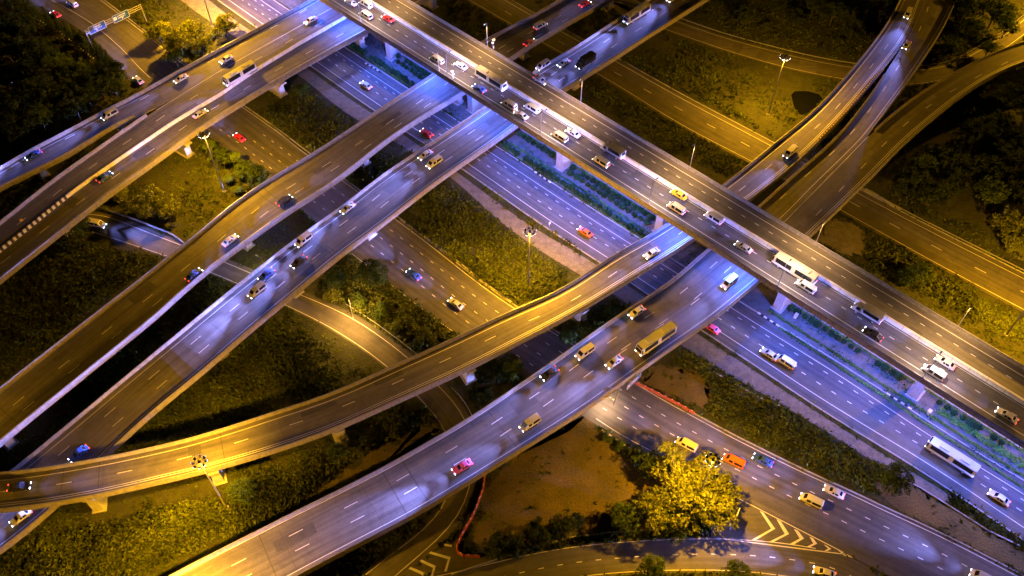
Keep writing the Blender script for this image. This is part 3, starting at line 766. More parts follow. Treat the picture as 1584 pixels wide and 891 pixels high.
def make_street_lamp(h, arm, lit, energy, col, tilt, name='street_lamp', cone=150):
    r = empty(name)
    mb = MB(); mb.tube((0, 0, 0), (0, 0, h), .11, .07, 8); mb.box((0, 0, .15), (.34, .34, .3)); mb.build('pole', M['steel'], r)
    mb = MB(); mb.tube((0, 0, h - .05), (arm, 0, h + .15), .05, .045, 6); mb.build('arm', M['steel'], r)
    mb = MB(); mb.box((arm + .35, 0, h + .2), (.9, .34, .16), taper=(.8, .7)); hd = mb.build('lamp_head', M['lamp_body'] if lit else M['dark_steel'], r)
    mb = MB(); mb.box((arm + .4, 0, h + .1), (.7, .28, .05)); mb.build('lens', M['lens'], hd)
    lamp_light('lamp_light', 'SPOT', energy, col, r, (arm + .4, 0, h), (0, -math.radians(tilt), 0), .15, cone, .5)
    return r
angN = math.atan2(nE[1], nE[0])
ups = [(-34, 'x'), (3, 'x'), (40.1, 'first lit street lamp on the far parapet of the top overpass, beside the camera pole'), (76.9, 'lit street lamp on the far parapet over the dark grass near the second crossing overpass'),
       (114.8, 'lit street lamp on the far parapet just left of the yellow ramp crossing'), (152.7, 'lit street lamp on the far parapet beside the pale concrete apron'),
       (189.4, 'lit street lamp on the far parapet above the green verge at right'), (227, 'x'), (264, 'x')]
l0 = None
for s, lb in ups:
    x, y, _ = Epos(s, EO - .16)
    if l0 is None: o = l0 = make_street_lamp(8.2, .7, True, E_UP, AMBER, 26)
    else: o = copy_tree(l0)
    o.location = (x, y, EH + .9); o.rotation_euler = (0, 0, angN + math.pi)
    tag(o, lb if lb != 'x' else 'street lamp on the far parapet of the top overpass, outside the picture', 'street lamp', 'street lamps on the far parapet')
lows = [(-34, 'x'), (3.3, 'dark-headed street lamp on the near parapet at the top of the picture'), (41.7, 'dark-headed street lamp on the near parapet beside the camera bracket and tan post'), (78.2, 'dark-headed street lamp on the near parapet above the first bridge pier'),
        (115.3, 'dark-headed street lamp on the near parapet next to the yellow taxi'), (153.5, 'dark-headed street lamp on the near parapet beyond the widest overpass crossing'), (190.3, 'dark-headed street lamp on the near parapet above the lower-right bridge pier'), (228, 'x'), (265, 'x')]
l1 = None
for s, lb in lows:
    x, y, _ = Epos(s, EI + .16)
    if l1 is None: o = l1 = make_street_lamp(7.6, 1.5, False, E_LOW, (1.0, .68, .54), 8)
    else: o = copy_tree(l1)
    o.location = (x, y, EH + .9); o.rotation_euler = (0, 0, angN)
    tag(o, lb if lb != 'x' else 'street lamp on the near parapet of the top overpass, outside the picture', 'street lamp', 'street lamps on the near parapet')
# blue-white floodlights bracketed under the near edge of the top overpass
f0 = None
for k, s in enumerate(np.arange(-62, 275, 18.6)):
    x, y, _ = Epos(s, EI + 2.6)
    if f0 is None:
        f0 = empty('underdeck_floodlight'); mb = MB(); mb.box((0, 0, 0), (.9, .5, .22), taper=(.8, .8)); mb.tube((0, 0, .1), (0, 0, .75), .05, .05, 6); mb.build('housing', M['lamp_body'], f0)
        mb = MB(); mb.box((0, 0, -.13), (.8, .42, .03)); mb.build('lens', M['lens_blue'], f0)
        lamp_light('flood_light', 'SPOT', E_BLUE, BLUE, f0, (0, 0, -.35), (0, math.radians(8), 0), .25, 146, .55); o = f0
    else: o = copy_tree(f0)
    o.location = (x, y, EH - 1.2); o.rotation_euler = (0, 0, angN)
    tag(o, 'blue-white floodlight bracketed under the near edge of the top overpass', 'floodlight', 'blue floodlights under the top overpass')
# two small roadside lamps under the decks
for hx, hy, hh, az, e, lb in ((397.5, 396, 7.0, 2.6, .35, 'single white street lamp in the dark gap between two overpasses'),
                              (541.5, 469, 8.0, -1.2, 1.9, 'low street lamp with lit head in the bushes beside the yellow curved ramp')):
    p = P(hx, hy, hh); o = make_street_lamp(hh, 1.2, True, E_UP * e, (1, .50, .10) if hx > 500 else WARM, 0, cone=165)
    o.rotation_euler = (0, 0, az); o.location = (p[0] - 1.5 * math.cos(az), p[1] - 1.5 * math.sin(az), 0); tag(o, lb, 'street lamp')

# warm lamp under the lower edge of the widest overpass
p = P(938, 606, 6.2); o = empty('underdeck_floodlight', (p[0], p[1], 5.6), .5); tag(o, 'warm floodlight fixed under the lower edge of the widest overpass', 'floodlight')
mb = MB(); mb.box((0, 0, 0), (.7, .4, .2), taper=(.8, .8)); mb.tube((0, 0, .1), (0, 0, .8), .05, .05, 6); mb.build('housing', M['lamp_body'], o); mb = MB(); mb.box((0, 0, -.12), (.6, .34, .03)); mb.build('lens', M['lens'], o)
lamp_light('flood_light', 'SPOT', 11000, (1.0, .60, .30), o, (0, 0, -.3), (0, 0, 0), .25, 125, .9)

# ------------------------------------------------------------------ vehicles
def paint(n, c): return mat('car_paint_' + n, c, .35, .04, 1.0)
PAINT = {'white': paint('white', (.58, .58, .58)), 'silver': paint('silver', (.42, .43, .45)), 'black': paint('black', (.02, .02, .022)), 'red': paint('red', (.6, .02, .015)),
         'orange': paint('orange', (.62, .14, .03)), 'yellow': paint('yellow', (.8, .45, .01)), 'blue': paint('blue', (.03, .08, .35)), 'pink': paint('pink', (.75, .12, .35)), 'cream': paint('cream', (.55, .48, .36))}
KIND = {  # stations: x, z bottom, belt, top, half width, half width at top
    'car': [(-2.25, .5, .7, .74, .62, .55), (-2.15, .32, .86, .92, .8, .7), (-1.75, .26, .9, .98, .86, .72), (-1.1, .25, .9, 1.4, .88, .62), (-.2, .25, .9, 1.47, .88, .64), (.35, .25, .88, 1.42, .88, .62), (1.1, .25, .86, .92, .87, .7), (1.9, .28, .76, .82, .83, .66), (2.2, .38, .62, .66, .68, .55)],
    'pickup': [(-2.6, .5, .95, 1.0, .85, .82), (-2.5, .4, .98, 1.02, .9, .86), (-.75, .38, .98, 1.02, .92, .86), (-.65, .38, 1.0, 1.66, .92, .7), (.5, .38, 1.0, 1.7, .92, .7), (.7, .38, 1.0, 1.64, .92, .7), (1.4, .38, 1.0, 1.08, .92, .78), (2.35, .42, .92, .98, .88, .72), (2.6, .5, .75, .8, .75, .6)],
    'van': [(-2.4, .4, 1.0, 1.75, .82, .68), (-2.3, .3, 1.0, 1.95, .9, .74), (0, .28, 1.0, 2.02, .92, .76), (1.1, .28, 1.0, 1.98, .92, .74), (1.85, .3, 1.0, 1.12, .9, .78), (2.35, .36, .85, .9, .82, .7), (2.45, .45, .7, .74, .7, .6)],
    'bus': [(-5.6, .5, 1.4, 2.9, 1.15, 1.05), (-5.5, .35, 1.3, 3.1, 1.23, 1.12), (0, .33, 1.3, 3.15, 1.25, 1.14), (5.2, .33, 1.3, 3.1, 1.25, 1.12), (5.6, .4, 1.25, 2.8, 1.18, 1.0)],
    'truck': [(-3.6, .8, 1.6, 2.9, 1.1, 1.1), (-3.58, .75, 1.6, 3.0, 1.15, 1.15), (1.2, .75, 1.6, 3.0, 1.15, 1.15), (1.22, .5, 1.3, 1.6, 1.0, .9), (1.4, .45, 1.3, 2.3, 1.05, .9), (2.5, .45, 1.3, 2.35, 1.05, .9), (3.2, .45, 1.2, 1.35, 1.03, .9), (3.45, .5, .95, 1.0, .95, .85)]}
def vehicle_parts(kind):
    st = KIND[kind]
    def ring(q):
        x, zb, be, zt, hw, ht = q
        return [(x, -hw * .93, zb), (x, -hw, zb + (be - zb) * .45), (x, -hw * .97, be), (x, -ht, zt), (x, ht, zt), (x, hw * .97, be), (x, hw, zb + (be - zb) * .45), (x, hw * .93, zb)]
    R = [ring(q) for q in st]
    body = MB(); win = MB()
    def shrink(f, k=.8, push=.015):
        v = [Vector(p) for p in f]; c = sum(v, Vector()) / len(v); n = (v[1] - v[0]).cross(v[2] - v[0]); n = n.normalized() if n.length > 1e-6 else Vector((0, 0, 1))
        if n.dot(c - Vector((0, 0, .7))) < 0: n = -n
        return [c + (p - c) * k + n * push for p in v]
    for A, B, qa, qb in zip(R, R[1:], st, st[1:]):
        for j in range(8):
            j2 = (j + 1) % 8; body.face((A[j], A[j2], B[j2], B[j]), 1 if j in (0, 6, 7) else 0)
        cab = min(qa[3] - qa[2], qb[3] - qb[2])
        for j in (2, 4):
            if cab > .3: win.face(shrink((A[j], A[j + 1], B[j + 1], B[j])))
        if abs(qa[3] - qb[3]) > .3 and abs(qa[0] - qb[0]) > .2: win.face(shrink((A[3], A[4], B[4], B[3])))
    body.face(R[0]); body.face(R[-1][::-1])
    if st[-1][3] > 1.7: win.face(shrink((R[-1][2], R[-1][3], R[-1][4], R[-1][5]), .86, .02))
    if st[0][3] > 1.7: win.face(shrink((R[0][2], R[0][3], R[0][4], R[0][5]), .7, .02))
    if kind == 'bus':
        for x in (-2.6, 2.2): body.box((x, 0, 3.24), (2.2, 1.3, .22), taper=(.9, .85))
    if kind == 'truck':
        body.box((1.26, 0, 2.75), (.06, 2.0, .4), mi=1)
    L, W = st[-1][0], st[len(st) // 2][4]
    wr = .33 if kind in ('car', 'van') else .38 if kind == 'pickup' else .5
    wm = MB(); wm.tube((0, -.11, 0), (0, .11, 0), wr, wr, 14, 0); wm.tube((0, -.115, 0), (0, .115, 0), wr * .6, wr * .6, 10, 1)
    wx = (st[0][0] * .6, L * .6) if kind != 'bus' else (-3.4, 3.6)
    h = MB(); h.box((0, 0, 0), (.12, .34, .17)); t = MB(); t.box((0, 0, 0), (.08, .3, .16))
    zh = .62 if kind in ('car', 'van') else .85
    return dict(body=body, win=win, wheel=wm.mesh('wheel', [M['tyre'], M['steel']]), wr=wr, wx=wx, L=L, B=st[0][0], W=W, zh=zh, hm=h.mesh('headlight', M['headlight']), tm=t.mesh('tail_light', M['taillight']))
VP = {k: vehicle_parts(k) for k in KIND}
VB = {}; BEAM = {}
def beam(energy, wide):
    k = (round(energy), wide)
    if k not in BEAM:
        d = bpy.data.lights.new('headlight_beam', 'SPOT'); d.energy = energy * (.3 if wide else 5.0); d.color = HEADLAMP
        d.spot_size = math.radians(100 if wide else 19); d.spot_blend = 1.0; d.shadow_soft_size = .25
        d.use_nodes = True; nt = d.node_tree                # a collimated beam: it thins out more slowly than a bare bulb
        em = next(n for n in nt.nodes if n.type == 'EMISSION'); fo = nt.nodes.new('ShaderNodeLightFalloff'); fo.inputs['Strength'].default_value = .11; fo.inputs['Smooth'].default_value = 0
        nt.links.new(fo.outputs['Linear'], em.inputs['Strength'])
        BEAM[k] = d
    return BEAM[k]
def vehicle(kind, colr, loc, rz, label, group, en=1.0):
    p = VP[kind]
    nm = {'car': 'car', 'pickup': 'pickup_truck', 'van': 'van', 'bus': 'bus', 'truck': 'box_truck'}[kind]
    r = empty(nm, loc, rz); tag(r, label, nm.replace('_', ' '), group)
    if (kind, colr) not in VB:
        VB[(kind, colr)] = p['body'].mesh('body', [PAINT[colr], M['tyre']], smooth=False, merge=True)
        VB[kind] = p['win'].mesh('window', M['glass'])
    link('body', VB[(kind, colr)], r); link('window', VB[kind], r)
    for x in p['wx']:
        for y in (-1, 1): link('wheel', p['wheel'], r).location = (x, y * (p['W'] - .12), p['wr'])
    for y in (-1, 1):
        link('headlight', p['hm'], r).location = (p['L'] - .02, y * p['W'] * .68, p['zh'])
        link('tail_light', p['tm'], r).location = (p['B'] + .02, y * p['W'] * .72, p['zh'] + .15)
    for wide in (False, True):
        o = bpy.data.objects.new('headlight_beam', beam(E_HEAD * en, wide)); COL.objects.link(o); o.parent = r
        o.location = (p['L'] + .35, 0, p['zh'] + .75); o.rotation_euler = (0, -math.radians(90 - (6 if wide else 4.5)), 0)
        if not wide: o.scale = (1, 2.4, 1)
    return r
# spot points along -Z; rotate about Y by -(90-a) so that it aims to +X and slightly down
def put(rb, px, py, kind, colr, sign, label, group, en=1.0, zz=None):
    z = rb.z[rb.coord(P(px, py, rb.z.mean()))[2]] if zz is None else zz
    q = P(px, py, z + .6)
    i = rb.coord(q)[2]; z = (rb.z[i] if zz is None else zz) + .006
    a = math.atan2(rb.T[i][1], rb.T[i][0])
    if sign == 'L' and math.cos(a) > 0: a += math.pi      # heading to the left of the picture
    if sign == 'R' and math.cos(a) < 0: a += math.pi
    vehicle(kind, colr, (q[0], q[1], z), a, label, group, en)
gE = 'vehicles on the near carriageway of the top overpass'
for px, py, k, c, lb in (
    (543, 4, 'car', 'silver', 'silver car at the very top, leading the traffic on the top overpass'),
    (566, 7, 'van', 'white', 'white van beside the barrier, near the upper end of the top overpass'),
    (566, 24, 'van', 'cream', 'cream van left of the red car on the top overpass'),
    (600, 29, 'car', 'red', 'red car alone by the barrier near the upper end of the top overpass'),
    (676, 93, 'van', 'cream', 'cream van behind the tan post on the top overpass'),
    (713, 102, 'car', 'white', 'white car beside the barrier, level with the camera bracket'),
    (759, 126, 'bus', 'cream', 'cream bus beside the barrier between the first two dark lamps'),
    (741, 137, 'car', 'blue', 'blue car next to the cream bus on the top overpass'),
    (788, 163, 'van', 'white', 'white van following the blue car on the top overpass'),
    (823, 168, 'van', 'white', 'white van hugging the barrier just above the second pier'),
    (806, 178, 'car', 'white', 'white car in the outer lane just above the second pier'),
    (866, 212, 'van', 'cream', 'cream van in the outer lane just past the pier lamp'),
    (886, 206, 'car', 'white', 'white car in the inner lane beside the cream van past the pier lamp'),
    (930, 251, 'van', 'white', 'white van alone in the outer lane, middle of the top overpass'),
    (947, 236, 'truck', 'silver', 'silver box truck by the barrier, middle of the top overpass'),
    (1050, 301, 'car', 'yellow', 'yellow taxi by the barrier of the top overpass'),
    (1046, 323, 'van', 'cream', 'cream van in the lane outside the yellow taxi'),
    (1104, 338, 'van', 'white', 'white van by the barrier just behind the yellow taxi'),
    (1150, 383, 'car', 'silver', 'silver car in the outer lane where the widest overpass passes below'),
    (1228, 420, 'bus', 'cream', 'cream bus by the barrier beyond the widest overpass crossing'),
    (1246, 444, 'van', 'white', 'white van in the outer lane beside the cream bus'),
    (1340, 486, 'truck', 'white', 'white box truck with red tail lights by the barrier at right'),
    (1350, 517, 'car', 'black', 'black car in the outer lane beside the white box truck'),
    (1462, 561, 'car', 'silver', 'silver car by the barrier near the lower-right pier'),
    (1444, 577, 'van', 'white', 'white van with bright headlamps in the outer lane by the lower-right pier'),
    (1557, 643, 'car', 'white', 'white car last in line at the lower right end of the top overpass')):
    put(rbE, px, py, k, c, 'L', lb, gE, .8)
put(rbE, 836, 124, 'car', 'silver', 'R', 'silver car alone on the far carriageway of the top overpass', 'vehicles on the far carriageway of the top overpass', .5)
gC = 'vehicles on the third overpass from the left'
for px, py, k, c, lb, e in (
    (658, 240, 'car', 'white', 'white car uppermost of the cluster above the blue-lit overpass middle', 1), (672, 252, 'van', 'white', 'white van right of the white car on the blue-lit overpass', 1),
    (538, 322, 'car', 'silver', 'silver car with bright headlamps in the inner lane of the blue-lit overpass', 1.6), (470, 372, 'van', 'white', 'white van in the inner lane halfway down the blue-lit overpass', 1.7),
    (462, 405, 'car', 'black', 'black car in the middle lane halfway down the blue-lit overpass', 1.7), (412, 425, 'car', 'blue', 'blue car leading the blue-lit overpass traffic', 1.8), (398, 450, 'van', 'silver', 'silver van lowest of the bright group on the blue-lit overpass', 1.8),
    (122, 702, 'car', 'blue', 'blue car about to pass under the curved ramp', .9), (32, 800, 'car', 'white', 'white car at the lower left corner below the curved ramp', 1.6),
    (840, 102, 'van', 'white', 'white van just past the top overpass in the inner lane', 1.3), (905, 98, 'truck', 'black', 'black truck with bright lamps beyond the top overpass', 1.2),
    (872, 98, 'car', 'white', 'white car in the middle lane beyond the top overpass', 1.0), (985, 25, 'bus', 'white', 'white bus with long glare near the top edge', 1.3), (1040, -2, 'car', 'silver', 'silver car cut by the top edge', 1)):
    put(rbC, px, py, k, c, 'L', lb, gC, e * 2.2)
gB = 'vehicles on the second overpass from the left'
for px, py, k, c, lb, e in ((356, 372, 'car', 'silver', 'silver car in the right lane of the second overpass from the left', .7), (300, 425, 'car', 'blue', 'blue car low in the right lane of the second overpass from the left', .8),
                            (440, 310, 'car', 'black', 'black car between the dashed rows of the second overpass', .5), (820, 66, 'car', 'red', 'red car just past the top overpass on the second overpass', .5), (836, 40, 'van', 'silver', 'silver van near the top edge on the second overpass', .5), (905, 6, 'car', 'red', 'red car at the top edge on the second overpass', .6)):
    put(rbB, px, py, k, c, 'R', lb, gB, e)
gA = 'vehicles on the upper-left overpass'
put(rbA3, 52, 240, 'car', 'blue', 'L', 'blue car with red tail lights alone on the slip ramp at the left edge', gA, 2.4)
put(rbA3, 170, 178, 'van', 'silver', 'L', 'silver van entering the blue-lit slip ramp', gA, 2.0)
put(rbA3, 280, 122, 'car', 'white', 'L', 'white car in the outermost lane nearing the slip ramp', gA, .9)
put(rbA3, 350, 92, 'car', 'silver', 'L', 'silver car following towards the slip ramp, under the golden trees', gA, .6)
put(rbA, 372, 118, 'bus', 'white', 'L', 'white bus beside the concrete barrier of the upper-left overpass', gA, 1.0)
put(rbA, 480, 32, 'car', 'white', 'L', 'white car nearest the top overpass on the upper-left overpass', gA, .9)
put(rbA, 310, 176, 'car', 'silver', 'R', 'silver car just left of the bright mast head', gA, 1.1)
put(rbA, 162, 274, 'car', 'blue', 'R', 'blue car with red tail lights beside the striped barrier', gA, .9)
put(rbK, 150, 347, 'van', 'white', 'R', 'white van with bright headlamps on the small ramp by the railing', None, 2.0)
gD = 'vehicles on the curved ramp'
put(rbD, 1008, 392, 'car', 'white', 'L', 'white car close to the top overpass on the curved ramp', gD, .8)
put(rbD, 1222, 236, 'van', 'white', 'L', 'white van on the yellow-lit ramp at upper right', gD, .7)
put(rbD, 30, 753, 'car', 'black', 'R', 'black car at the left end of the curved ramp', gD, .5)
put(rbFl, 1404, 22, 'van', 'white', 'L', 'white van with bright headlamps near the top edge at upper right', gD, .7)
put(rbFl, 1402, 70, 'car', 'silver', 'L', 'silver car with bright headlamps on the upper-right fork', gD, .6)
gF = 'vehicles on the widest overpass'
for px, py, k, c, lb, e in ((1128, 437, 'van', 'white', 'white van half in the blue light beside the top overpass', .9), (985, 483, 'car', 'white', 'white car uppermost in the inner lane of the widest overpass', 1.0), (905, 545, 'van', 'white', 'white van in the inner lane, middle of the widest overpass', 1.2), (1014, 528, 'bus', 'white', 'white bus with bright headlamps in the outer lane of the widest overpass', 1.2),
                            (950, 560, 'car', 'silver', 'silver car in the middle lane of the widest overpass', 1.3), (820, 655, 'van', 'white', 'white van in the outer lane above the bare earth', 1.3), (715, 722, 'car', 'pink', 'pink car with red tail lights low on the widest overpass', 3.2), (850, 578, 'car', 'black', 'black car leading the inner lane of the widest overpass', 1.1)):
    put(rbF, px, py, k, c, 'L', lb, gF, e * 1.35)
gG = 'vehicles on the blue ground highway'
for px, py, k, c, lb, e in ((905, 359, 'car', 'orange', 'orange car on the blue highway beyond the mast', .6), (1215, 560, 'van', 'white', 'white van on the blue highway below the striped kerb', 1), (1470, 710, 'bus', 'white', 'white bus in the middle lane of the blue highway at lower right', 1),
                            (1190, 548, 'car', 'silver', 'silver car ahead of the white van on the blue highway', .6), (1100, 507, 'car', 'pink', 'pink car emerging from under the widest overpass', .5), (660, 206, 'car', 'red', 'red car in shadow between two overpasses', .6), (566, 132, 'car', 'silver', 'silver car on the blue highway left of the second overpass', .5), (1545, 770, 'car', 'white', 'white car near the lower right end of the blue highway', .9)):
    put(rbG, px, py, k, c, 'L', lb, gG, e)
gI = 'vehicles on the frontage road'
for px, py, k, c, lb, e in ((370, 213, 'car', 'red', 'red car right of the palm clump on the frontage road', 1.0), (640, 425, 'car', 'blue', 'blue car on the frontage road by the round tree', 1.4), (705, 470, 'car', 'silver', 'silver car on the frontage road nearing the curved ramp', .8), (1062, 688, 'van', 'white', 'white van ahead of the orange van, above the golden trees', .8), (1135, 714, 'van', 'orange', 'orange van passing the mast in the golden trees', .6),
                            (1255, 775, 'van', 'white', 'white van with the brightest headlamps right of the painted gore', 1.3), (1290, 761, 'car', 'white', 'white car in the lane beside the bright white van', 1.0), (1520, 895, 'van', 'white', 'white van cut by the bottom edge at lower right', 2.6), (86, 22, 'car', 'red', 'red car beside the conifer row at the top left', .8), (112, 6, 'van', 'silver', 'silver van at the top left edge of the picture', 1.6),
                            (214, 124, 'car', 'silver', 'silver car about to pass under the upper-left overpass', 1.3), (1180, 712, 'car', 'blue', 'blue car by the hedge behind the orange van', .7)):
    put(rbI, px, py, k, c, 'L', lb, gI, e, zz=.02)
put(rbL, 1275, 886, 'car', 'white', 'L', 'white car on the bottom road below the painted gore', None, 1.6, zz=.026)

# ------------------------------------------------------------------ vegetation
def tri_mesh(name, V, F, m):
    """V (n,3), F (k,3 or 4) numpy -> mesh"""
    me = bpy.data.meshes.new(name); k = F.shape[1]
    me.vertices.add(len(V)); me.vertices.foreach_set('co', V.astype(np.float32).ravel())
    me.loops.add(F.size); me.loops.foreach_set('vertex_index', F.astype(np.int32).ravel())
    me.polygons.add(len(F)); me.polygons.foreach_set('loop_start', np.arange(0, F.size, k, dtype=np.int32)); me.polygons.foreach_set('loop_total', np.full(len(F), k, dtype=np.int32))
    me.materials.append(m); me.update(calc_edges=True); me.validate()
    return me

def leaves(cs, ns, size, jit=.7):
    """one folded leaf quad per centre, facing roughly ns"""
    n = len(cs)
    nn = ns + rng.normal(0, jit, (n, 3)); nn /= np.linalg.norm(nn, axis=1)[:, None]
    t = np.cross(nn, rng.normal(0, 1, (n, 3))); t /= np.linalg.norm(t, axis=1)[:, None] + 1e-9
    b = np.cross(nn, t); s = size * rng.uniform(.6, 1.35, n)[:, None]
    V = np.stack([cs - t * s, cs - b * s * .5 + nn * s * .12, cs + t * s, cs + b * s * .5 + nn * s * .12], 1).reshape(-1, 3)
    return V, np.arange(4 * n).reshape(-1, 4)

def crown(lobes, per, size):
    C, Nn = [], []
    for (x, y, z, rx, ry, rz_) in lobes:
        k = int(per * (rx * ry + rx * rz_ + ry * rz_) / 3)
        d = rng.normal(0, 1, (k, 3)); d /= np.linalg.norm(d, axis=1)[:, None]
        keep = d[:, 2] > -.75; d = d[keep]
        bump = 1 + .22 * np.sin(d[:, 0] * 5 + x * 3) * np.cos(d[:, 1] * 6 + y * 2) + .12 * np.sin(9 * d[:, 2] + x)
        r = bump * rng.uniform(.5, 1.0, len(d)) ** .35
        C.append(np.array([x, y, z]) + d * r[:, None] * [rx, ry, rz_]); Nn.append(d + [0, 0, .6])
    return leaves(np.vstack(C), np.vstack(Nn), size)

def tree_proto(name, kind, h, r, m, seed, leaf=.3):
    global rng
    rng = np.random.default_rng(seed); rd = random.Random(seed)
    root = empty(name)
    mb = MB()
    if kind == 'conifer':
        mb.tube((0, 0, 0), (0, 0, h * .95), .16, .03, 7)
        lobes = [(0, 0, h * f, r * (1.05 - f) + .1, r * (1.05 - f) + .1, h * .1) for f in (.12, .24, .36, .48, .6, .72, .84, .95)]
        per = 130
    elif kind == 'palm':
        top = (rd.uniform(-.5, .5), rd.uniform(-.5, .5), h); mb.tube((0, 0, 0), top, .2, .13, 8)
        V, F = [], []
        for k in range(16):
            a = 2 * math.pi * k / 16 + rd.uniform(-.2, .2); L_ = r * rd.uniform(.8, 1.1); pr = None
            for j in range(9):
                t = j / 8; q = np.array([top[0] + math.cos(a) * L_ * t, top[1] + math.sin(a) * L_ * t, top[2] + L_ * (.45 * t - .85 * t * t)])
                w = (.5 * math.sin(math.pi * min(t * .9 + .1, 1)) + .05); sd = np.array([-math.sin(a), math.cos(a), 0]) * w
                e = (q - sd + [0, 0, -.12 * w], q, q + sd + [0, 0, -.12 * w])
                if pr is not None:
                    b = len(V); V += [pr[0], pr[1], e[1], e[0], pr[1], pr[2], e[2], e[1]]
                    if (j + k) % 4: F.append((b, b + 1, b + 2, b + 3))
                    if (j + k) % 3: F.append((b + 4, b + 5, b + 6, b + 7))
                pr = e
        link('crown', tri_mesh('crown', np.array(V), np.array(F), m), root); lobes = None
    elif kind == 'bush':
        mb.tube((0, 0, 0), (0, 0, h * .5), .12, .05, 6)
        lobes = [(rd.uniform(-.5, .5) * r, rd.uniform(-.5, .5) * r, h * rd.uniform(.35, .65), r * rd.uniform(.4, .6), r * rd.uniform(.4, .6), h * rd.uniform(.3, .42)) for _ in range(7)]; per = 150
    else:
        mb.tube((0, 0, 0), (0, 0, h * .45), .3, .2, 8)
        lobes = []
        nl = 13 if kind == 'spread' else 11
        for k in range(nl):
            a = 2 * math.pi * k / nl * 1.9 + rd.uniform(-.4, .4); q = r * (rd.uniform(.35, .68) if k else 0); zz = h * rd.uniform(.5, .8)
            if kind == 'spread': zz = h * rd.uniform(.6, .82)
            s_ = r * rd.uniform(.3, .46)
            lobes.append((q * math.cos(a), q * math.sin(a), zz, s_, s_, s_ * rd.uniform(.6, .85)))
            mb.tube((0, 0, h * rd.uniform(.3, .44)), (q * math.cos(a), q * math.sin(a), zz), .13, .04, 6)
        big = lobes + [(0, 0, h * .84, r * .42, r * .42, r * .32)]; lobes = []
        for (x, y, z, a, b, c) in big:          # break every bough into small leaf clumps
            for _ in range(9):
                u = rd.uniform(0, 6.283); v = rd.uniform(-.55, 1.0); q = math.sqrt(max(0, 1 - v * v)); s_ = r * rd.uniform(.08, .2)
                e_ = rd.uniform(.85, 1.35); lobes.append((x + a * q * e_ * math.cos(u), y + b * q * e_ * math.sin(u), z + c * v * e_, s_, s_, s_ * .7))
        per = 70
    if lobes:
        V, F = crown(lobes, per, leaf); V[:, 2] = np.maximum(V[:, 2], .05); link('crown', tri_mesh('crown', V, F, m), root)
    mb.build('trunk', M['bark'], root)
    root['_h'] = h; root['_r'] = r
    return root

PROTO = {}
def tree(key, px, py, sc, label, group=None, cat='tree', lvl=.6, rz=None):
    """px,py = centre of the crown in the photograph"""
    spec = TSPEC[key]; h = spec[2] * sc
    p = P(px, py, h * lvl)
    if key not in PROTO: PROTO[key] = o = tree_proto(spec[0], spec[1], spec[2], spec[3], M[spec[4]], spec[5], spec[6] if len(spec) > 6 else .3)
    else: o = copy_tree(PROTO[key])
    o.location = (p[0], p[1], 0); o.scale = (sc, sc, sc); o.rotation_euler = (0, 0, random.uniform(0, 6.28) if rz is None else rz)
    if '_h' in o: del o['_h']; del o['_r']
    return tag(o, label, cat, group)
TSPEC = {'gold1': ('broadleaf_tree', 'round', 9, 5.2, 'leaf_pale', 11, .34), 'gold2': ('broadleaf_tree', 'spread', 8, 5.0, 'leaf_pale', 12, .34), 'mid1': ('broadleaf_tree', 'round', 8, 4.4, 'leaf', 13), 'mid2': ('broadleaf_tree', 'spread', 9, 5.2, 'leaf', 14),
         'dark1': ('broadleaf_tree', 'round', 10, 5.4, 'leaf_dark', 15, .36), 'dark2': ('broadleaf_tree', 'spread', 9, 6.0, 'leaf_dark', 16, .36), 'con1': ('conifer', 'conifer', 9, 1.9, 'conifer', 17, .24), 'con2': ('conifer', 'conifer', 8, 1.6, 'conifer', 18, .24),
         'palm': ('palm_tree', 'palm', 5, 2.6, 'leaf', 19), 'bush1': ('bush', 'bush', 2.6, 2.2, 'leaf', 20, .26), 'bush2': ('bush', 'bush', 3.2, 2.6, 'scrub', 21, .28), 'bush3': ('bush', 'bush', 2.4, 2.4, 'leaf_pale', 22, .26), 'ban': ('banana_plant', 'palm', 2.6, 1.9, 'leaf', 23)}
gT = 'golden trees in the island at lower right'
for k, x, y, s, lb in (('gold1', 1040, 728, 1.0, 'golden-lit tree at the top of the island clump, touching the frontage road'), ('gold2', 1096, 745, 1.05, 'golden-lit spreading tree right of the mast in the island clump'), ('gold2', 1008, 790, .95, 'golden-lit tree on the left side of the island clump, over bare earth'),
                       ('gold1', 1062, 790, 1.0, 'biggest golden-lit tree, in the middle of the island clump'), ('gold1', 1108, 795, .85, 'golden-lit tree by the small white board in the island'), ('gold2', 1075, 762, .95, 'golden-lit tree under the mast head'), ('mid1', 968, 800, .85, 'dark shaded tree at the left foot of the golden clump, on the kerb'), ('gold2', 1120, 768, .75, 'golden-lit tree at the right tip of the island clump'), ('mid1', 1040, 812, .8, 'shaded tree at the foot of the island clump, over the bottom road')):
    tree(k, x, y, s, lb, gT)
for k, x, y, s, lb in (('mid1', 1006, 722, .75, 'dark green tree between the bare earth and the golden clump'), ('bush2', 982, 702, .9, 'dark bush by the striped kerb above the bare earth'), ('bush1', 958, 690, .7, 'small bush on the verge of the frontage road'), ('bush1', 940, 678, .6, 'smallest bush at the upper tip of the bare earth'),
                       ('mid1', 1010, 880, .7, 'tree at the bottom edge below the bottom road'), ('mid2', 1142, 890, .6, 'tree cut by the bottom edge, under the painted gore'), ('dark1', 800, 842, .45, 'first of the low black trees along the bottom road kerb'), ('dark2', 832, 826, .5, 'middle of the low black trees along the bottom road kerb'),
                       ('dark1', 868, 815, .5, 'tallest of the low black trees along the bottom road kerb'), ('dark1', 892, 806, .32, 'small black tree at the right end of the row on bare earth'), ('dark2', 770, 845, .5, 'black tree by the corner of the orange barrier'), ('bush2', 960, 800, .8, 'dark bush left of the golden clump by the kerb')):
    tree(k, x, y, s, lb, 'small trees around the bare earth')
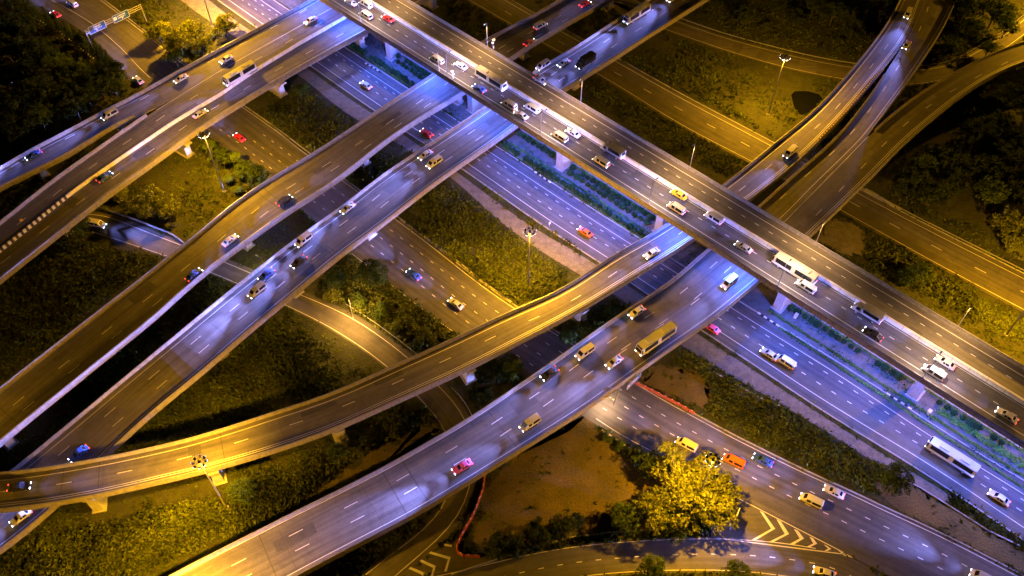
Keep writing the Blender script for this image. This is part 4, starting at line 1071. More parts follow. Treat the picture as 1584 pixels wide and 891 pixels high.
for k, x, y, s, lb in (('gold2', 245, 52, .85, 'golden tree leftmost of the top-left group, overhanging the road'), ('gold1', 276, 66, 1.0, 'golden tree in front of the top-left group, beside the overpass'), ('gold2', 300, 50, .9, 'golden tree in the middle of the top-left group'), ('gold2', 348, 42, .9, 'golden tree at the foot of the leaning mast'), ('gold1', 312, 74, .7, 'golden tree tucked against the overpass parapet'),
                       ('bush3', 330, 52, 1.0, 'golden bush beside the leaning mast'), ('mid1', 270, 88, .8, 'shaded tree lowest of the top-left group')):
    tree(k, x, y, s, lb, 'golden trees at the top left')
for k, x, y, s, lb in (('palm', 326, 232, 1.1, 'palm under the mast head, nearest the overpass'), ('mid1', 344, 243, .75, 'tree beside the mast pole in the palm clump'), ('palm', 366, 245, .9, 'palm by the frontage road edge line'), ('mid1', 376, 262, .7, 'dark tree right of the palm clump'), ('mid1', 397, 273, .85, 'round tree against the second overpass parapet'), ('ban', 352, 280, 1.0, 'banana plant at the foot of the mast'), ('ban', 366, 296, .9, 'lit banana plant beside the second overpass'),
                       ('gold1', 228, 316, .9, 'pale yellow-leaved tree overhanging the ramp with the railing'), ('gold2', 258, 322, .8, 'pale yellow-leaved tree right of its twin above the ramp railing'), ('bush3', 188, 297, 1.3, 'flowering bush at the edge of the upper-left overpass'), ('mid2', 120, 350, .7, 'dark tree between upper-left overpass and small ramp')):
    tree(k, x, y, s, lb, 'trees between the left overpasses')
for k, x, y, s, lb in (('mid1', 578, 424, .95, 'round dark tree beside the frontage road, left of the blue car'), ('bush3', 512, 452, 1.1, 'brightly lit bush beside the top of the yellow curved ramp'), ('mid1', 522, 434, .6, 'small tree just above the lit bush'), ('bush1', 556, 462, 1.1, 'bush with lamp light on it between ramp and frontage road'), ('bush1', 588, 480, 1.2, 'dark bush in the middle of the strip by the yellow ramp'),
                       ('bush2', 625, 500, 1.2, 'dark bush near the end of the strip by the yellow ramp'), ('bush2', 655, 522, 1.1, 'dark bush against the curved ramp parapet'), ('mid1', 790, 570, .8, 'dark tree left of the widest overpass and frontage road'), ('dark1', 760, 580, .6, 'dark tree beside the pale pier under the curved ramp'), ('dark2', 742, 612, .5, 'dark tree over the guard rail between two overpasses'),
                       ('mid2', 376, 760, .65, 'yellow-green tree right of the lower-left mast'), ('mid1', 520, 700, .55, 'dim tree between curved ramp and widest overpass'), ('bush2', 560, 690, 1.0, 'dim bush left of the curved ramp pier'), ('bush2', 610, 660, 1.0, 'dim bush under the curved ramp'), ('bush2', 915, 510, 1.3, 'bush beside the golden pier of the curved ramp'), ('bush1', 945, 492, 1.3, 'bush between golden pier and gravel track'), ('bush1', 880, 520, 1.1, 'bush at the corner of the frontage road verge'),
                       ('mid2', 1388, 744, .75, 'big round bush at the end of the hedge beside the highway'), ('mid1', 1424, 424, .72, 'round tree on the green verge right of the apron'), ('bush1', 1402, 428, 1.2, 'low bush left of the round verge tree'),
                       ('mid2', 465, 140, .5, 'low tree beside the golden pier of the upper-left overpass')):
    tree(k, x, y, s, lb, 'trees and bushes between the roads', 'bush' if 'bush' in k else 'tree')
for k, x, y, s, lb in (('gold1', 1566, 350, 1.0, 'large pale tree at the right edge, above the yellow road'), ('gold2', 1578, 385, .8, 'pale tree lowest at the right edge beside the yellow road'), ('mid2', 1540, 20, 1.1, 'yellow-lit tree at the top right corner'), ('mid1', 1558, 42, .9, 'yellow-lit tree overhanging the orange-lit road at top right'), ('mid2', 1500, 48, 1.0, 'half-lit tree left of the yellow-lit pair at top right'),
                       ('mid1', 1470, 72, .95, 'dark round tree right of the blue-lit fork'), ('dark2', 1490, 15, 1.0, 'dark tree at the top edge right of the fork'), ('mid1', 1530, 75, .7, 'small dark tree beside the curved slip road')):
    tree(k, x, y, s, lb, 'trees at the right side')
gW = 'dark trees in the unlit wood at the left'
for k in range(30):
    x = random.uniform(-30, 170); y = random.uniform(20, 205)
    if y > 215 - x * .55 or y < 18 + x * .72: continue
    tree(random.choice(('dark1', 'dark2', 'mid1')), x, y, random.uniform(.75, 1.15), 'dark leafy tree in the unlit wood behind the conifer row', gW)
for x, y in ((150, 128), (176, 135), (135, 150), (165, 112), (115, 165), (120, 118), (90, 100), (60, 85), (40, 130), (80, 150), (20, 60), (10, 160), (60, 180), (25, 200)):
    tree(random.choice(('dark1', 'mid2', 'mid1')), x, y, random.uniform(.7, 1.0), 'dark leafy tree in the unlit wood behind the conifer row', gW)
gX = 'dark trees in the unlit wood at the right'
for x, y in ((1412, 285), (1440, 300), (1480, 255), (1475, 285), (1530, 265), (1532, 300), (1560, 235), (1500, 225), (1550, 190), (1580, 210), (1450, 240), (1580, 280), (1520, 200), (1565, 150), (1578, 300), (1430, 260), (1590, 175)):
    tree(random.choice(('dark1', 'dark2', 'mid2')), x, y, random.uniform(.65, .95), 'dark leafy tree in the unlit wood at the right, below the curved branch', gX)
gY = 'dark trees on the slope beyond the slip road'
for x, y in ((1290, 20), (1320, 45), (1345, 20), (1260, 5), (1375, 5), (1230, 25), (1200, 5), (1150, 22), (1185, 40), (1300, 62)):
    tree(random.choice(('dark1', 'bush2', 'bush2', 'bush1')), x, y, random.uniform(.55, .85), 'dark bush on the overgrown slope beyond the curved slip road', gY, 'bush')
gQ = 'conifers in a row along the frontage road'
cx = [(-10, -16), (8, -6), (26, 4), (42, 12), (58, 22), (74, 30), (90, 38), (104, 48), (118, 56), (130, 64), (142, 72), (152, 80), (162, 88), (170, 96), (178, 106)]
for k, (x, y) in enumerate(cx):
    tree('con1' if k % 2 else 'con2', x, y, random.uniform(.85, 1.1), 'slim dark conifer in the row between white-topped fence and frontage road', gQ, lvl=.5)

# planted median: rows of clipped round shrubs and low hedges
def ball_proto():
    global rng
    rng = np.random.default_rng(40); o = empty('round_shrub')
    V, F = crown([(0, 0, .68, .74, .74, .66), (.3, .2, .6, .5, .5, .5)], 700, .17); link('foliage', tri_mesh('foliage', V, F, M['shrub']), o)
    mb = MB(); mb.tube((0, 0, 0), (0, 0, .5), .07, .05, 6); mb.build('stem', M['bark'], o)
    return o
ball0 = ball_proto(); first = True; nb = 0
polyB = [DECKS[k].poly() for k in ('A', 'B', 'C', 'D', 'F')]
for off, sp, grp, lb, ranges in ((-11.0, 1.75, 'round shrubs in the row nearest the blue highway', 'round clipped shrub in the median row nearest the blue highway', ((-12, 36), (60, 118))),
                         (-4.6, 1.85, 'round shrubs in the row under the top overpass', 'round clipped shrub in the median row nearest the top overpass', ((8, 34), (62, 76), (83, 112), (156, 186), (194, 212))),
                         (-6.6, 2.1, 'round shrubs in the middle median row', 'round clipped shrub in the middle median row beyond the bridge piers', ((10, 34), (84, 112)))):
    for a, b in ranges:
        for s in np.arange(a, b, sp):
            if random.random() < .06 or nb >= 290: continue
            x, y, _ = Epos(s + random.uniform(-.15, .15), off + random.uniform(-.15, .15))
            o = ball0 if first else copy_tree(ball0); first = False
            k = random.uniform(.8, 1.25); o.location = (x, y, .0); o.scale = (k, k, k); o.rotation_euler = (0, 0, random.uniform(0, 6)); nb += 1
            tag(o, lb, 'shrub', grp)
def hedge(s0, s1, off, w, h, label):
    global rng
    rng = np.random.default_rng(int(s0 * 7 + off * 3) & 1023)
    n = int((s1 - s0) * w * 42)
    ss = rng.uniform(s0, s1, n); oo = off + (rng.uniform(-1, 1, n)) * w / 2 * (.8 + .2 * np.sin(ss * 1.7)); zz = h * rng.uniform(.15, 1, n) * (.8 + .25 * np.sin(ss * 2.3 + oo))
    C = np.stack([c0[0] + dE[0] * ss + nE[0] * oo, c0[1] + dE[1] * ss + nE[1] * oo, zz], 1)
    V, F = leaves(C, np.tile([0, 0, 1.0], (n, 1)), .17); V[:, 2] = np.maximum(V[:, 2], .02)
    tag(link('low_hedge', tri_mesh('low_hedge', V, F, M['hedge'])), label, 'hedge', 'low hedges in the planted median')
for s0, s1, off, w, h, lb in ((157, 262, -11.6, .9, .5, 'low bright green hedge along the striped kerb of the blue highway'), (152, 262, -8.9, 1.1, .6, 'low bright green hedge running from the white pier to the lower right'),
                              (158, 262, -3.3, 1.0, .7, 'low dark green hedge closest under the top overpass at lower right'), (62, 114, -9.1, .8, .5, 'low hedge through the middle of the planted median'), (62, 114, -3.4, .9, .6, 'low hedge closest under the top overpass in the middle'),
                              (62, 114, -12.0, .5, .35, 'thin low hedge at the kerb beside the long shrub row'), (-12, 36, -12.0, .5, .35, 'thin low hedge at the kerb left of the second overpass'), (10, 36, -3.6, 1.0, .6, 'short low hedge under the top overpass by the first pier'), (196, 262, -6.3, 2.6, .7, 'wide dark groundcover bed right of the lower pier')):
    hedge(s0, s1, off, w, h, lb)

# creeping plants between the shrub rows
rng = np.random.default_rng(77); n = 15000
ss = rng.uniform(-40, 262, n); oo = rng.uniform(-12.3, -2.9, n)
keep = (np.sin(ss * .31 + 2 * np.sin(oo * .9)) + .8 * np.sin(oo * 1.9 + ss * .07) + rng.uniform(-.8, .8, n) > .55) & ~((ss > 141) & (ss < 157) & (oo < -4))
ss, oo = ss[keep], oo[keep]
C = np.stack([c0[0] + dE[0] * ss + nE[0] * oo, c0[1] + dE[1] * ss + nE[1] * oo, rng.uniform(.04, .4, len(ss))], 1)
V, F = leaves(C, np.tile([0, 0, 1.0], (len(C), 1)), .26); V[:, 2] = np.maximum(V[:, 2], .02)
tag(link('ground_cover', tri_mesh('ground_cover', V, F, M['shrub'])), kind='stuff')

# rough grass and scrub
rng = np.random.default_rng(5)
N_ = 150000
pxs = rng.uniform(-70, 1650, N_); pys = rng.uniform(-70, 960, N_)
dv = ((pxs - 792) / FPX)[:, None] * _R - ((pys - 445.5) / FPX)[:, None] * _U + _look
tt = -CAMH / dv[:, 2]; pts = np.stack([dv[:, 0] * tt, dv[:, 1] * tt], 1)
ok = np.ones(N_, bool)
for pl in ROADPOLYS: ok &= ~inside(pl, pts)
bare = np.zeros(N_, bool)
for pl in BARE: bare |= inside(pl, pts)
ok &= ~(bare & (rng.uniform(0, 1, N_) > .02 + .25 * (np.sin(pts[:, 0] * .21) * np.cos(pts[:, 1] * .27 + 1) > .78)))
def pxpoly(q): return np.array([P(x, y, 0)[:2] for x, y in q])
SCRUB = [pxpoly(q) for q in (
    [(1056, 545), (1090, 562), (1150, 600), (1210, 632), (1275, 674), (1330, 705), (1400, 745), (1380, 770), (1340, 760), (1270, 725), (1200, 695), (1125, 655), (1090, 635), (1105, 605), (1080, 580), (1050, 565)],
    [(478, 130), (500, 160), (550, 190), (575, 215), (540, 235), (480, 235), (440, 205), (400, 180), (420, 165)],
    [(600, 340), (690, 280), (740, 318), (790, 360), (870, 415), (880, 440), (800, 470), (740, 430), (680, 385)],
    [(490, 440), (545, 400), (610, 448), (705, 520), (650, 552), (590, 508), (520, 465)],
    [(0, 450), (110, 370), (240, 400), (330, 320), (250, 400), (0, 590)],
    [(850, 520), (960, 455), (1000, 470), (900, 530)], [(560, 690), (700, 600), (720, 640), (640, 690)], [(0, 850), (330, 770), (380, 810), (200, 900), (0, 900)],
    [(1130, 0), (1390, 0), (1330, 90), (1220, 70), (1120, 45)], [(960, 95), (1060, 140), (1200, 215), (1190, 205), (1060, 120), (980, 85)], [(900, 130), (1000, 170), (1160, 255), (1130, 275), (1000, 215)], [(1340, 370), (1420, 410), (1584, 495), (1584, 530), (1440, 460), (1340, 405)])]
scr = np.zeros(N_, bool)
for pl in SCRUB: scr |= inside(pl, pts)
def fbm(p, s):
    return np.sin(p[:, 0] * s + 1.3 * np.sin(p[:, 1] * s * .7)) * np.cos(p[:, 1] * s * 1.1 + 1.7 * np.sin(p[:, 0] * s * .6)) + .5 * np.sin(p[:, 0] * s * 2.3 + p[:, 1] * s * 1.9 + 2 * np.sin(p[:, 1] * s))
nz = fbm(pts, .16) + .6 * fbm(pts + 31, .41)
lo = fbm(pts + 7, .055) + .5 * fbm(pts, .13)
gsel = ok & ~scr & (rng.uniform(0, 1, N_) < np.clip(.6 + .55 * lo + .2 * nz, .07, 1))
g = pts[gsel]; n = len(g)
hh = (.34 + .26 * np.clip(nz[gsel] + .3, -.6, 1.8) + .28 * np.clip(lo[gsel], -.5, 1.4)) * rng.uniform(.5, 1.5, n)
Vs, Fs = [], []
for b in range(3):
    a = rng.uniform(0, 6.283, n); w = rng.uniform(.14, .42, n); ln = rng.uniform(.2, .9, n); o2 = rng.normal(0, .3, (n, 2)); la = rng.uniform(0, 6.283, n)
    cx_, cy_ = g[:, 0] + o2[:, 0], g[:, 1] + o2[:, 1]
    A = np.stack([cx_ - np.cos(a) * w, cy_ - np.sin(a) * w, np.zeros(n)], 1); B = np.stack([cx_ + np.cos(a) * w, cy_ + np.sin(a) * w, np.zeros(n)], 1)
    T_ = np.stack([cx_ + np.cos(la) * ln, cy_ + np.sin(la) * ln, hh * rng.uniform(.6, 1.2, n)], 1)
    Vs.append(np.stack([A, B, T_], 1).reshape(-1, 3))
V = np.vstack(Vs)
tag(link('grass', tri_mesh('grass', V, np.arange(len(V)).reshape(-1, 3), M['blade'])), kind='stuff')
g = pts[ok & scr]; n = len(g); nzs = nz[ok & scr]
C = []; 
for b in range(5):
    q = g + rng.normal(0, .45, (n, 2)); z = np.clip(.75 + .55 * nzs + .3 * fbm(q, 1.1), .15, 2.4) * rng.uniform(.25, 1, n)
    C.append(np.stack([q[:, 0], q[:, 1], z], 1))
C = np.vstack(C); V, F = leaves(C, np.tile([0, 0, 1.0], (len(C), 1)), .4, .9); V[:, 2] = np.maximum(V[:, 2], .02)
tag(link('scrub', tri_mesh('scrub', V, F, M['scrub'])), kind='stuff')

# ------------------------------------------------------------------ roadside things
def guard_rail(name, pts, label, cat='guard rail', h=.75, post=4.0, hollow=False):
    p = resample(crom([(q[0], q[1], 0) for q in pts]), max(4, int(polyline_s(np.array(pts, float))[-1] / 2)))
    r = empty(name, tuple(p[0])); tag(r, label, cat)
    mb = MB(); p = p - p[0]
    for lv in ((h,) if not hollow else (h, h * .55)):
        for a, b in zip(p, p[1:]):
            d = b - a; nn = np.array([-d[1], d[0], 0]); nn /= np.linalg.norm(nn) + 1e-9
            w = .05
            for (u, z0, v, z1) in ((-w, lv - .3, -w, lv), (-w, lv, w, lv), (w, lv, w, lv - .3)):
                mb.face((a + nn * u + [0, 0, z0], b + nn * u + [0, 0, z0], b + nn * v + [0, 0, z1], a + nn * v + [0, 0, z1]))
    mb.build('beam', M['steel'], r)
    pm = MB(); pm.tube((0, 0, 0), (0, 0, h - .1), .07, .07, 6); pm = pm.mesh('post', M['steel'])
    L_ = polyline_s(p)
    for s in np.arange(.5, min(L_[-1], 95 * post), post):
        q = [np.interp(s, L_, p[:, k]) for k in (0, 1)]; link('post', pm, r).location = (q[0], q[1], 0)
    return r
guard_rail('guard_rail', [rbH.at(s, 'L', -.6, 0)[0] for s in np.linspace(20, rbH.s[-1] * .63, 20)], 'long pale guard rail on the outer side of the curved slip road')
guard_rail('guard_rail', [P(x, y) for x, y in ((1427, 104), (1469, 96), (1509, 76), (1551, 50), (1584, 24))], 'pale guard rail bending under the top right trees')
guard_rail('guard_rail', [P(x, y) for x, y in ((1330, 292), (1420, 339), (1500, 379), (1584, 421))], 'long pale guard rail along the yellow road at right')
guard_rail('guard_rail', [P(x, y) for x, y in ((535, 472), (583, 503), (645, 550), (690, 592))], 'guard rail on the outer side of the yellow curved ramp')
guard_rail('guard_rail', [P(x, y) for x, y in ((697, 600), (712, 615), (725, 634), (734, 655))], 'short bent guard rail between the curved ramp and the widest overpass')
guard_rail('railing', [P(x, y) for x, y in ((154, 323), (200, 338), (239, 353), (268, 365), (285, 377))], 'low railing along the small ramp under the pale yellow trees', 'railing', .9, 1.2, True)
guard_rail('guard_rail', [P(x, y) for x, y in ((426, 202), (455, 226), (476, 242))], 'short guard rail on the verge left of the second overpass')
# fence with white-topped posts beside the left wood
fp = [P(x, y) for x, y in ((-12, -3), (12, 12), (40, 26), (70, 42), (95, 56), (118, 74), (140, 92), (160, 106))]
fr = empty('fence', tuple(fp[0])); tag(fr, 'dark wire fence with white-topped posts along the left wood', 'fence')
fpp = resample(np.array(fp), 44) - fp[0]
pm = MB(); pm.box((0, 0, .9), (.14, .14, 1.8), mi=0); pm.box((0, 0, 1.9), (.22, .22, .24), mi=1); pm = pm.mesh('post', [M['dark_steel'], M['white_paint']])
for q in fpp: link('post', pm, fr).location = tuple(q)
mb = MB()
for a, b in zip(fpp, fpp[1:]):
    for z in (.5, 1.1, 1.65): mb.tube(a + [0, 0, z], b + [0, 0, z], .03, .03, 4)
mb.build('wire', M['dark_steel'], fr)

# orange water-filled barriers
def barrier_proto():
    o = empty('plastic_barrier')
    mb = MB(); mb.box((0, 0, .16), (1.5, .56, .32)); mb.box((0, 0, .58), (1.44, .42, .52), taper=(1, .45)); mb.box((.76, 0, .4), (.12, .2, .5)); mb.build('body', M['orange'], o)
    mb = MB(); mb.box((0, 0, .88), (.3, .14, .07)); mb.build('cap', M['white_paint'], o)
    return o
bar0 = barrier_proto(); nbar = 0
for pl, lb, sp in (([(983, 593), (1010, 606), (1045, 624), (1079, 643)], 'orange plastic barrier in the row between ochre earth and frontage road', 1.72),
                   ([(750, 736), (747, 755), (742, 770), (732, 797), (720, 818), (711, 836), (707, 848), (715, 859), (740, 861)], 'orange plastic barrier in the hooked row along the left side of the bare earth', 1.66)):
    p = resample(crom([tuple(P(x, y)) for x, y in pl]), 200); L_ = polyline_s(p)
    for s in np.arange(.8, L_[-1], sp):
        a = [np.interp(s - .3, L_, p[:, k]) for k in (0, 1)]; b = [np.interp(s + .3, L_, p[:, k]) for k in (0, 1)]
        o = bar0 if nbar == 0 else copy_tree(bar0); nbar += 1
        o.location = ((a[0] + b[0]) / 2, (a[1] + b[1]) / 2, .02); o.rotation_euler = (0, 0, math.atan2(b[1] - a[1], b[0] - a[0]))
        tag(o, lb, 'barrier', 'orange barriers ' + ('beside the frontage road' if sp > 1.7 else 'in the hooked row'))
# striped kerbs
def striped_kerb(rb_or_pts, label, step=.9, h=.32, w=.4):
    p = resample(np.array([tuple(P(x, y)) for x, y in rb_or_pts]), 100); L_ = polyline_s(p); mb = MB(); k = 0
    for s in np.arange(0, L_[-1] - step, step):
        a = [np.interp(s, L_, p[:, j]) for j in (0, 1)]; b = [np.interp(s + step, L_, p[:, j]) for j in (0, 1)]
        az = math.atan2(b[1] - a[1], b[0] - a[0]); mb.box(((a[0] + b[0]) / 2, (a[1] + b[1]) / 2, h / 2), (step * .98, w, h), az, k % 2); k += 1
    tag(mb.build('striped_kerb', [M['white_paint'], M['black_paint']]), label, 'kerb')
striped_kerb([(1171.8, 484), (1207, 507)], 'black and white striped kerb in front of the white pier at right')
striped_kerb([(1371, 609), (1413, 636)], 'black and white striped kerb at the lower right pier')
striped_kerb([(565, 98), (592, 114)], 'black and white striped kerb left of the second overpass')
striped_kerb([(827, 266), (852, 283)], 'black and white striped kerb below the middle shrub row')
striped_kerb([(931, 666), (965, 688), (998, 706)], 'long black and white kerb between bare earth and frontage road')
for pl, lb in (([(698, 889), (792, 858), (886, 831), (936, 825), (985, 821), (1060, 819)], 'long low concrete kerb along the bottom of the bare earth'), ([(1078, 560), (1120, 585), (1175, 615), (1206, 628)], 'low concrete drain edge between gravel track and scrub'), ([(1375, 731), (1420, 753), (1470, 784), (1530, 822), (1576, 844)], 'low concrete drain edge beside bare brown earth'),
               ([(612, 333), (650, 362), (682, 384), (747, 436), (792, 468)], 'low concrete edge between frontage road and bright scrub')):
    p = resample(np.array([tuple(P(x, y)) for x, y in pl]), 60); mb = MB()
    for a, b in zip(p, p[1:]):
        mb.box(((a[0] + b[0]) / 2, (a[1] + b[1]) / 2, .12), (np.linalg.norm(b - a) + .02, .3, .26), math.atan2(b[1] - a[1], b[0] - a[0]))
    tag(mb.build('concrete_edging', M['kerb'], merge=False), lb, 'kerb')
# concrete blocks beside the yellow road
bl0 = None
for k, (x, y) in enumerate(((1341, 296), (1347, 299), (1355, 303), (1363, 308), (1371, 313), (1379, 318), (1389, 323))):
    if bl0 is None:
        mb = MB(); mb.box((0, 0, .3), (1.5, .7, .6), taper=(.96, .9)); bl0 = o = mb.build('concrete_block', M['kerb'])
    else: o = bl0.copy(); COL.objects.link(o)
    p = P(x, y); o.location = (p[0], p[1], 0); o.rotation_euler = (0, 0, math.atan2(dE[1], dE[0]) + random.uniform(-.12, .12)); tag(o, 'grey concrete block in the row beside the yellow road, right of the fork', 'concrete block', 'concrete blocks beside the yellow road')

# ------------------------------------------------------------------ signs
def glyph_rows(mb, x0, z0, w, rows, h, rd, y):
    for r_ in range(rows):
        x = x0; z = z0 - r_ * h * 1.55
        ww = w * rd.uniform(.8, 1)
        while x < x0 + ww:
            gw = h * rd.uniform(.35, .6)
            t = h * .2
            mb.box((x + t / 2, y, z), (t, .02, h)); 
            if rd.random() < .75: mb.box((x + gw / 2, y, z + h / 2 - t / 2), (gw * .7, .021, t))
            if rd.random() < .6: mb.box((x + gw * .75, y, z - h * .1), (t, .02, h * .75))
            x += gw + h * .2
            if rd.random() < .14: x += h * .35
def sign_panel(name, w, h, label, shield, arrow, seed, parent_loc, rz, tilt=0, stripe=False, z0=0):
    rd = random.Random(seed)
    r = empty(name, parent_loc, rz); tag(r, label, 'road sign')
    if tilt: r.rotation_euler = (tilt, 0, rz)
    mb = MB(); mb.box((0, 0, 0), (w, .1, h)); mb.build('panel', M['sign_blue'], r)
    mb = MB(); e = .09
    for z in (-1, 1): mb.box((0, -.06, z * (h / 2 - e)), (w - 2 * e, .02, .09))
    for x in (-1, 1): mb.box((x * (w / 2 - e), -.061, 0), (.09, .02, h - 2 * e))
    mb.build('border', M['sign_white'], r)
    mb = MB(); glyph_rows(mb, -w * .2, h * .2, w * .52, 2, h * .17, rd, -.062); mb.build('lettering', M['sign_white'], r)
    mb = MB()
    if arrow:
        Mx = Matrix.Translation((w * arrow[0], -.063, -h * .3)) @ Matrix.Rotation(math.radians(arrow[1]), 4, 'Y')
        mb.box((0, 0, -.05), (.14, .02, .5), M=Mx)
        mb.face([Mx @ Vector(q) for q in ((-.28, -.011, .12), (.28, -.011, .12), (0, -.011, .45))]); mb.build('arrow', M['sign_white'], r)
    if shield:
        mb = MB(); s_ = h * .2; x = -w * .36
        mb.box((x, -.062, .12), (s_ * 1.9, .02, s_ * 2)); mb.build('emblem', M['sign_white'] if shield == 1 else M['dark_steel'], r)
        if shield == 1:
            mb = MB(); mb.box((x, -.074, .16), (s_ * .7, .02, s_ * .9)); mb.build('emblem_centre', M['yellow'], r)
    return r
ga, gb = P(133, 50.5, 6.6), P(218.5, 10.5, 6.6)
az = math.atan2(gb[1] - ga[1], gb[0] - ga[0]); gl = np.linalg.norm(gb - ga)
g = empty('sign_gantry', (ga[0], ga[1], 0), az); tag(g, 'steel gantry spanning the frontage road at the top left, carrying two blue signs', 'sign gantry')
mb = MB()
for z in (5.9, 6.6, 7.3): mb.tube((0, 0.25, z), (gl, 0.25, z), .1, .1, 8)
for k in range(int(gl / 1.4)): mb.tube((k * 1.4, .25, 5.9 if k % 2 else 7.3), (k * 1.4 + 1.4, .25, 7.3 if k % 2 else 5.9), .05, .05, 5)
mb.build('truss', M['steel'], g)
for x in (0, gl):
    mb = MB(); mb.tube((x, .25, 0), (x, .25, 7.4), .2, .17, 10); mb.build('post', M['steel'], g)
def ong(u, z, y=-.02): return (ga[0] + math.cos(az) * u - math.sin(az) * y, ga[1] + math.sin(az) * u + math.cos(az) * y, z)
def ualong(px, py, z): return float((P(px, py, z) - ga)[:2] @ np.array([math.cos(az), math.sin(az)]))
u1 = (ualong(139.5, 53.5, 5.2) + ualong(163, 40, 5.2)) / 2; w1 = abs(ualong(163, 40, 5.2) - ualong(139.5, 53.5, 5.2))
u2 = (ualong(174.8, 34.6, 5.2) + ualong(199.3, 23.7, 5.2)) / 2; w2 = abs(ualong(199.3, 23.7, 5.2) - ualong(174.8, 34.6, 5.2))
sign_panel('road_sign', w1, 2.7, 'blue road sign nearer the conifers on the top-left gantry, small white lettering and arrow', 2, (-.05, -40), 3, ong(u1, 6.6), az)
sign_panel('road_sign', w2, 2.7, 'blue road sign with a square emblem, right one on the top-left gantry', 1, (.05, 25), 4, ong(u2, 6.6), az)
# signs hung from the lower edge of the widest overpass, over the frontage road
q0, q1 = P(969, 601, 6.0), P(992, 579, 6.0); a2 = math.atan2(q1[1] - q0[1], q1[0] - q0[0])
g2 = empty('sign_bracket', (*((q0 + q1) / 2)[:2], 7.0), a2); tag(g2, 'steel bracket fixed to the lower parapet of the widest overpass, holding a blue sign', 'sign bracket')
mb = MB(); mb.tube((-1.5, .1, .2), (-1.5, 1.6, .2), .06, .06, 6); mb.tube((1.5, .1, .2), (1.5, 1.6, .2), .06, .06, 6); mb.tube((-2.3, .12, .2), (2.3, .12, .2), .06, .06, 6); mb.build('arm', M['steel'], g2)
sign_panel('road_sign', 5.0, 1.9, 'blue road sign with white lettering hung under the lower edge of the widest overpass', 1, (.1, 0), 8, (*((q0 + q1) / 2)[:2], 6.1), a2, tilt=0)
q0, q1 = P(949, 626, 6.0), P(959, 602, 6.0); a3 = math.atan2(q1[1] - q0[1], q1[0] - q0[0])
g3 = empty('sign_bracket', (*((q0 + q1) / 2)[:2], 7.0), a3); tag(g3, 'pale steel bracket reaching out to the edge-on sign beside the widest overpass', 'sign bracket')
mb = MB(); mb.tube((-1.2, .1, 0), (-2.6, 3.0, .3), .07, .07, 6); mb.tube((1.4, .1, 0), (.6, 3.0, .3), .07, .07, 6); mb.tube((-1.8, .1, 0), (1.8, .1, 0), .06, .06, 6); mb.build('arm', M['steel'], g3)
sign_panel('road_sign', 4.2, 1.5, 'blue-grey road sign seen almost edge-on beside the widest overpass', 0, (.2, 0), 9, (*((q0 + q1) / 2)[:2], 6.3), a3 )
# pale lattice board in the tree island
q0, q1 = P(1132, 820, .2), P(1138, 787, .2)
p = P(1133, 812); r = empty('sign_board', (p[0], p[1], 0), math.radians(62)); tag(r, 'tall narrow white slatted board seen edge-on beside the golden trees', 'sign board')
mb = MB(); mb.box((0, 0, 3.6), (3.6, .12, 2.6)); mb.build('panel', M['white_paint'], r)
mb = MB()
for x in (-1.2, 1.2): mb.tube((x, .14, 0), (x, .14, 4.9), .09, .09, 8)
mb.build('post', M['steel'], r)
# yellow box and little shelters in the left wood
p = P(183, 121); r = empty('cabin', (p[0], p[1], 0), .5); tag(r, 'tiny cabin with a yellow roof at the end of the conifer row', 'cabin')
mb = MB(); mb.box((0, 0, 1.0), (1.7, 1.4, 2.0)); mb.build('wall', M['lamp_body'], r); mb = MB(); mb.box((0, 0, 2.15), (2.3, 1.9, .3), taper=(.8, .5)); mb.build('roof', M['yellow'], r)
mb = MB(); mb.box((.2, -.71, .9), (.7, .04, 1.7)); mb.build('door', M['dark_steel'], r)
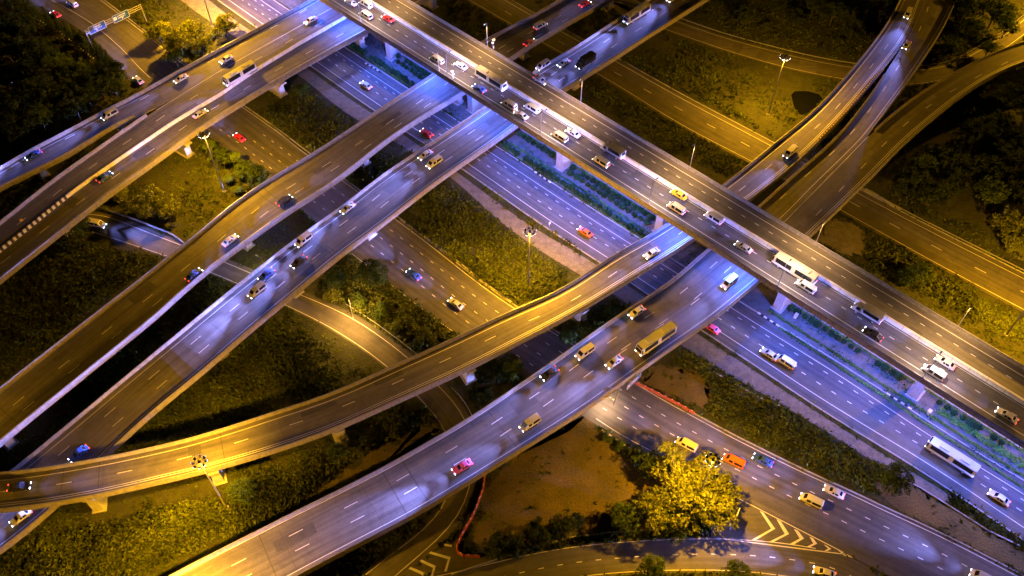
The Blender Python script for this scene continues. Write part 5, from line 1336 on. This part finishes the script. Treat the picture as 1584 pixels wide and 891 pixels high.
# camera poles and tan post on the top overpass
def camera_pole(px, py, off, h, label, az):
    s = Ecoord(px, py, EH)[0]; x, y, _ = Epos(s, off)
    r = empty('camera_pole', (x, y, EH + .9), az); tag(r, label, 'camera pole')
    mb = MB(); mb.tube((0, 0, 0), (0, 0, h), .09, .07, 8); mb.build('pole', M['steel'], r)
    mb = MB(); mb.tube((-.9, 0, h - .3), (.9, 0, h - .3), .05, .05, 6); mb.build('crossbar', M['steel'], r)
    for k, (x_, z_) in enumerate(((-.8, h - .1), (.1, h + .15), (.8, h - .1))):
        mb = MB(); mb.box((x_, -.15, z_), (.3, .7, .28)); c = mb.build('camera', M['white_paint'], r)
        mb = MB(); mb.tube((x_, -.51, z_), (x_, -.56, z_), .1, .1, 8); mb.build('camera_lens', M['glass'], c)
    mb = MB(); mb.box((0, -.2, .9), (.5, .3, .7)); mb.build('control_box', M['lamp_body'], r)
camera_pole(771, 76, EO - .16, 3.2, 'white camera cluster on the far parapet beside the first lit street lamp', angN + .6)
camera_pole(703, 126, EI + .16, 2.6, 'white camera bracket on the near parapet above the second overpass', angN + 1.1)
s = Ecoord(678, 115, EH)[0]; x, y, _ = Epos(s, EI + .16)
r = empty('post', (x, y, EH + .9)); tag(r, 'plain tan steel post on the near parapet, taller than a van', 'post'); mb = MB(); mb.tube((0, 0, 0), (0, 0, 6.5), .16, .1, 8); mb.build('shaft', M['lamp_body'], r); mb = MB(); mb.box((0, 0, .2), (.5, .5, .4)); mb.build('base_plate', M['steel'], r)
# speed board on the highway shoulder, small utility box
p = P(850, 351); r = empty('marker_sign', (p[0], p[1], 0), angN); tag(r, 'small white marker sign on the highway shoulder near the orange car', 'marker sign')
mb = MB(); mb.tube((0, 0, 0), (0, 0, 1.8), .05, .05, 6); mb.build('post', M['steel'], r); mb = MB(); mb.box((0, -.06, 1.6), (.8, .05, .9)); mb.build('panel', M['white_paint'], r)
p = P(35, 350, 7.2); x0 = rbA.coord(p); q = P(38, 348, 7.2)
r = empty('warning_sign', (q[0], q[1], 7.2), .6); tag(r, 'small yellow warning sign beside the striped barrier of the upper-left overpass', 'warning sign')
mb = MB(); mb.tube((0, 0, 0), (0, 0, 1.9), .05, .05, 6); mb.build('post', M['dark_steel'], r); mb = MB(); mb.box((0, -.06, 1.9), (.8, .05, .8)); mb.build('panel', M['yellow'], r)
# white utility cabinets beside the piers in the median
for (s, o_, lb) in ((195.2, -8.6, 'small white cabinet left of the lower-right pier'), (158, -6.0, 'small white cabinet right of the white pier')):
    x, y, _ = Epos(s, o_); r = empty('utility_cabinet', (x, y, .01), angN); tag(r, lb, 'cabinet')
    mb = MB(); mb.box((0, 0, .55), (1.0, .7, 1.1)); mb.build('body', M['white_paint'], r); mb = MB(); mb.box((0, 0, 1.14), (1.12, .82, .07)); mb.build('lid', M['lamp_body'], r)
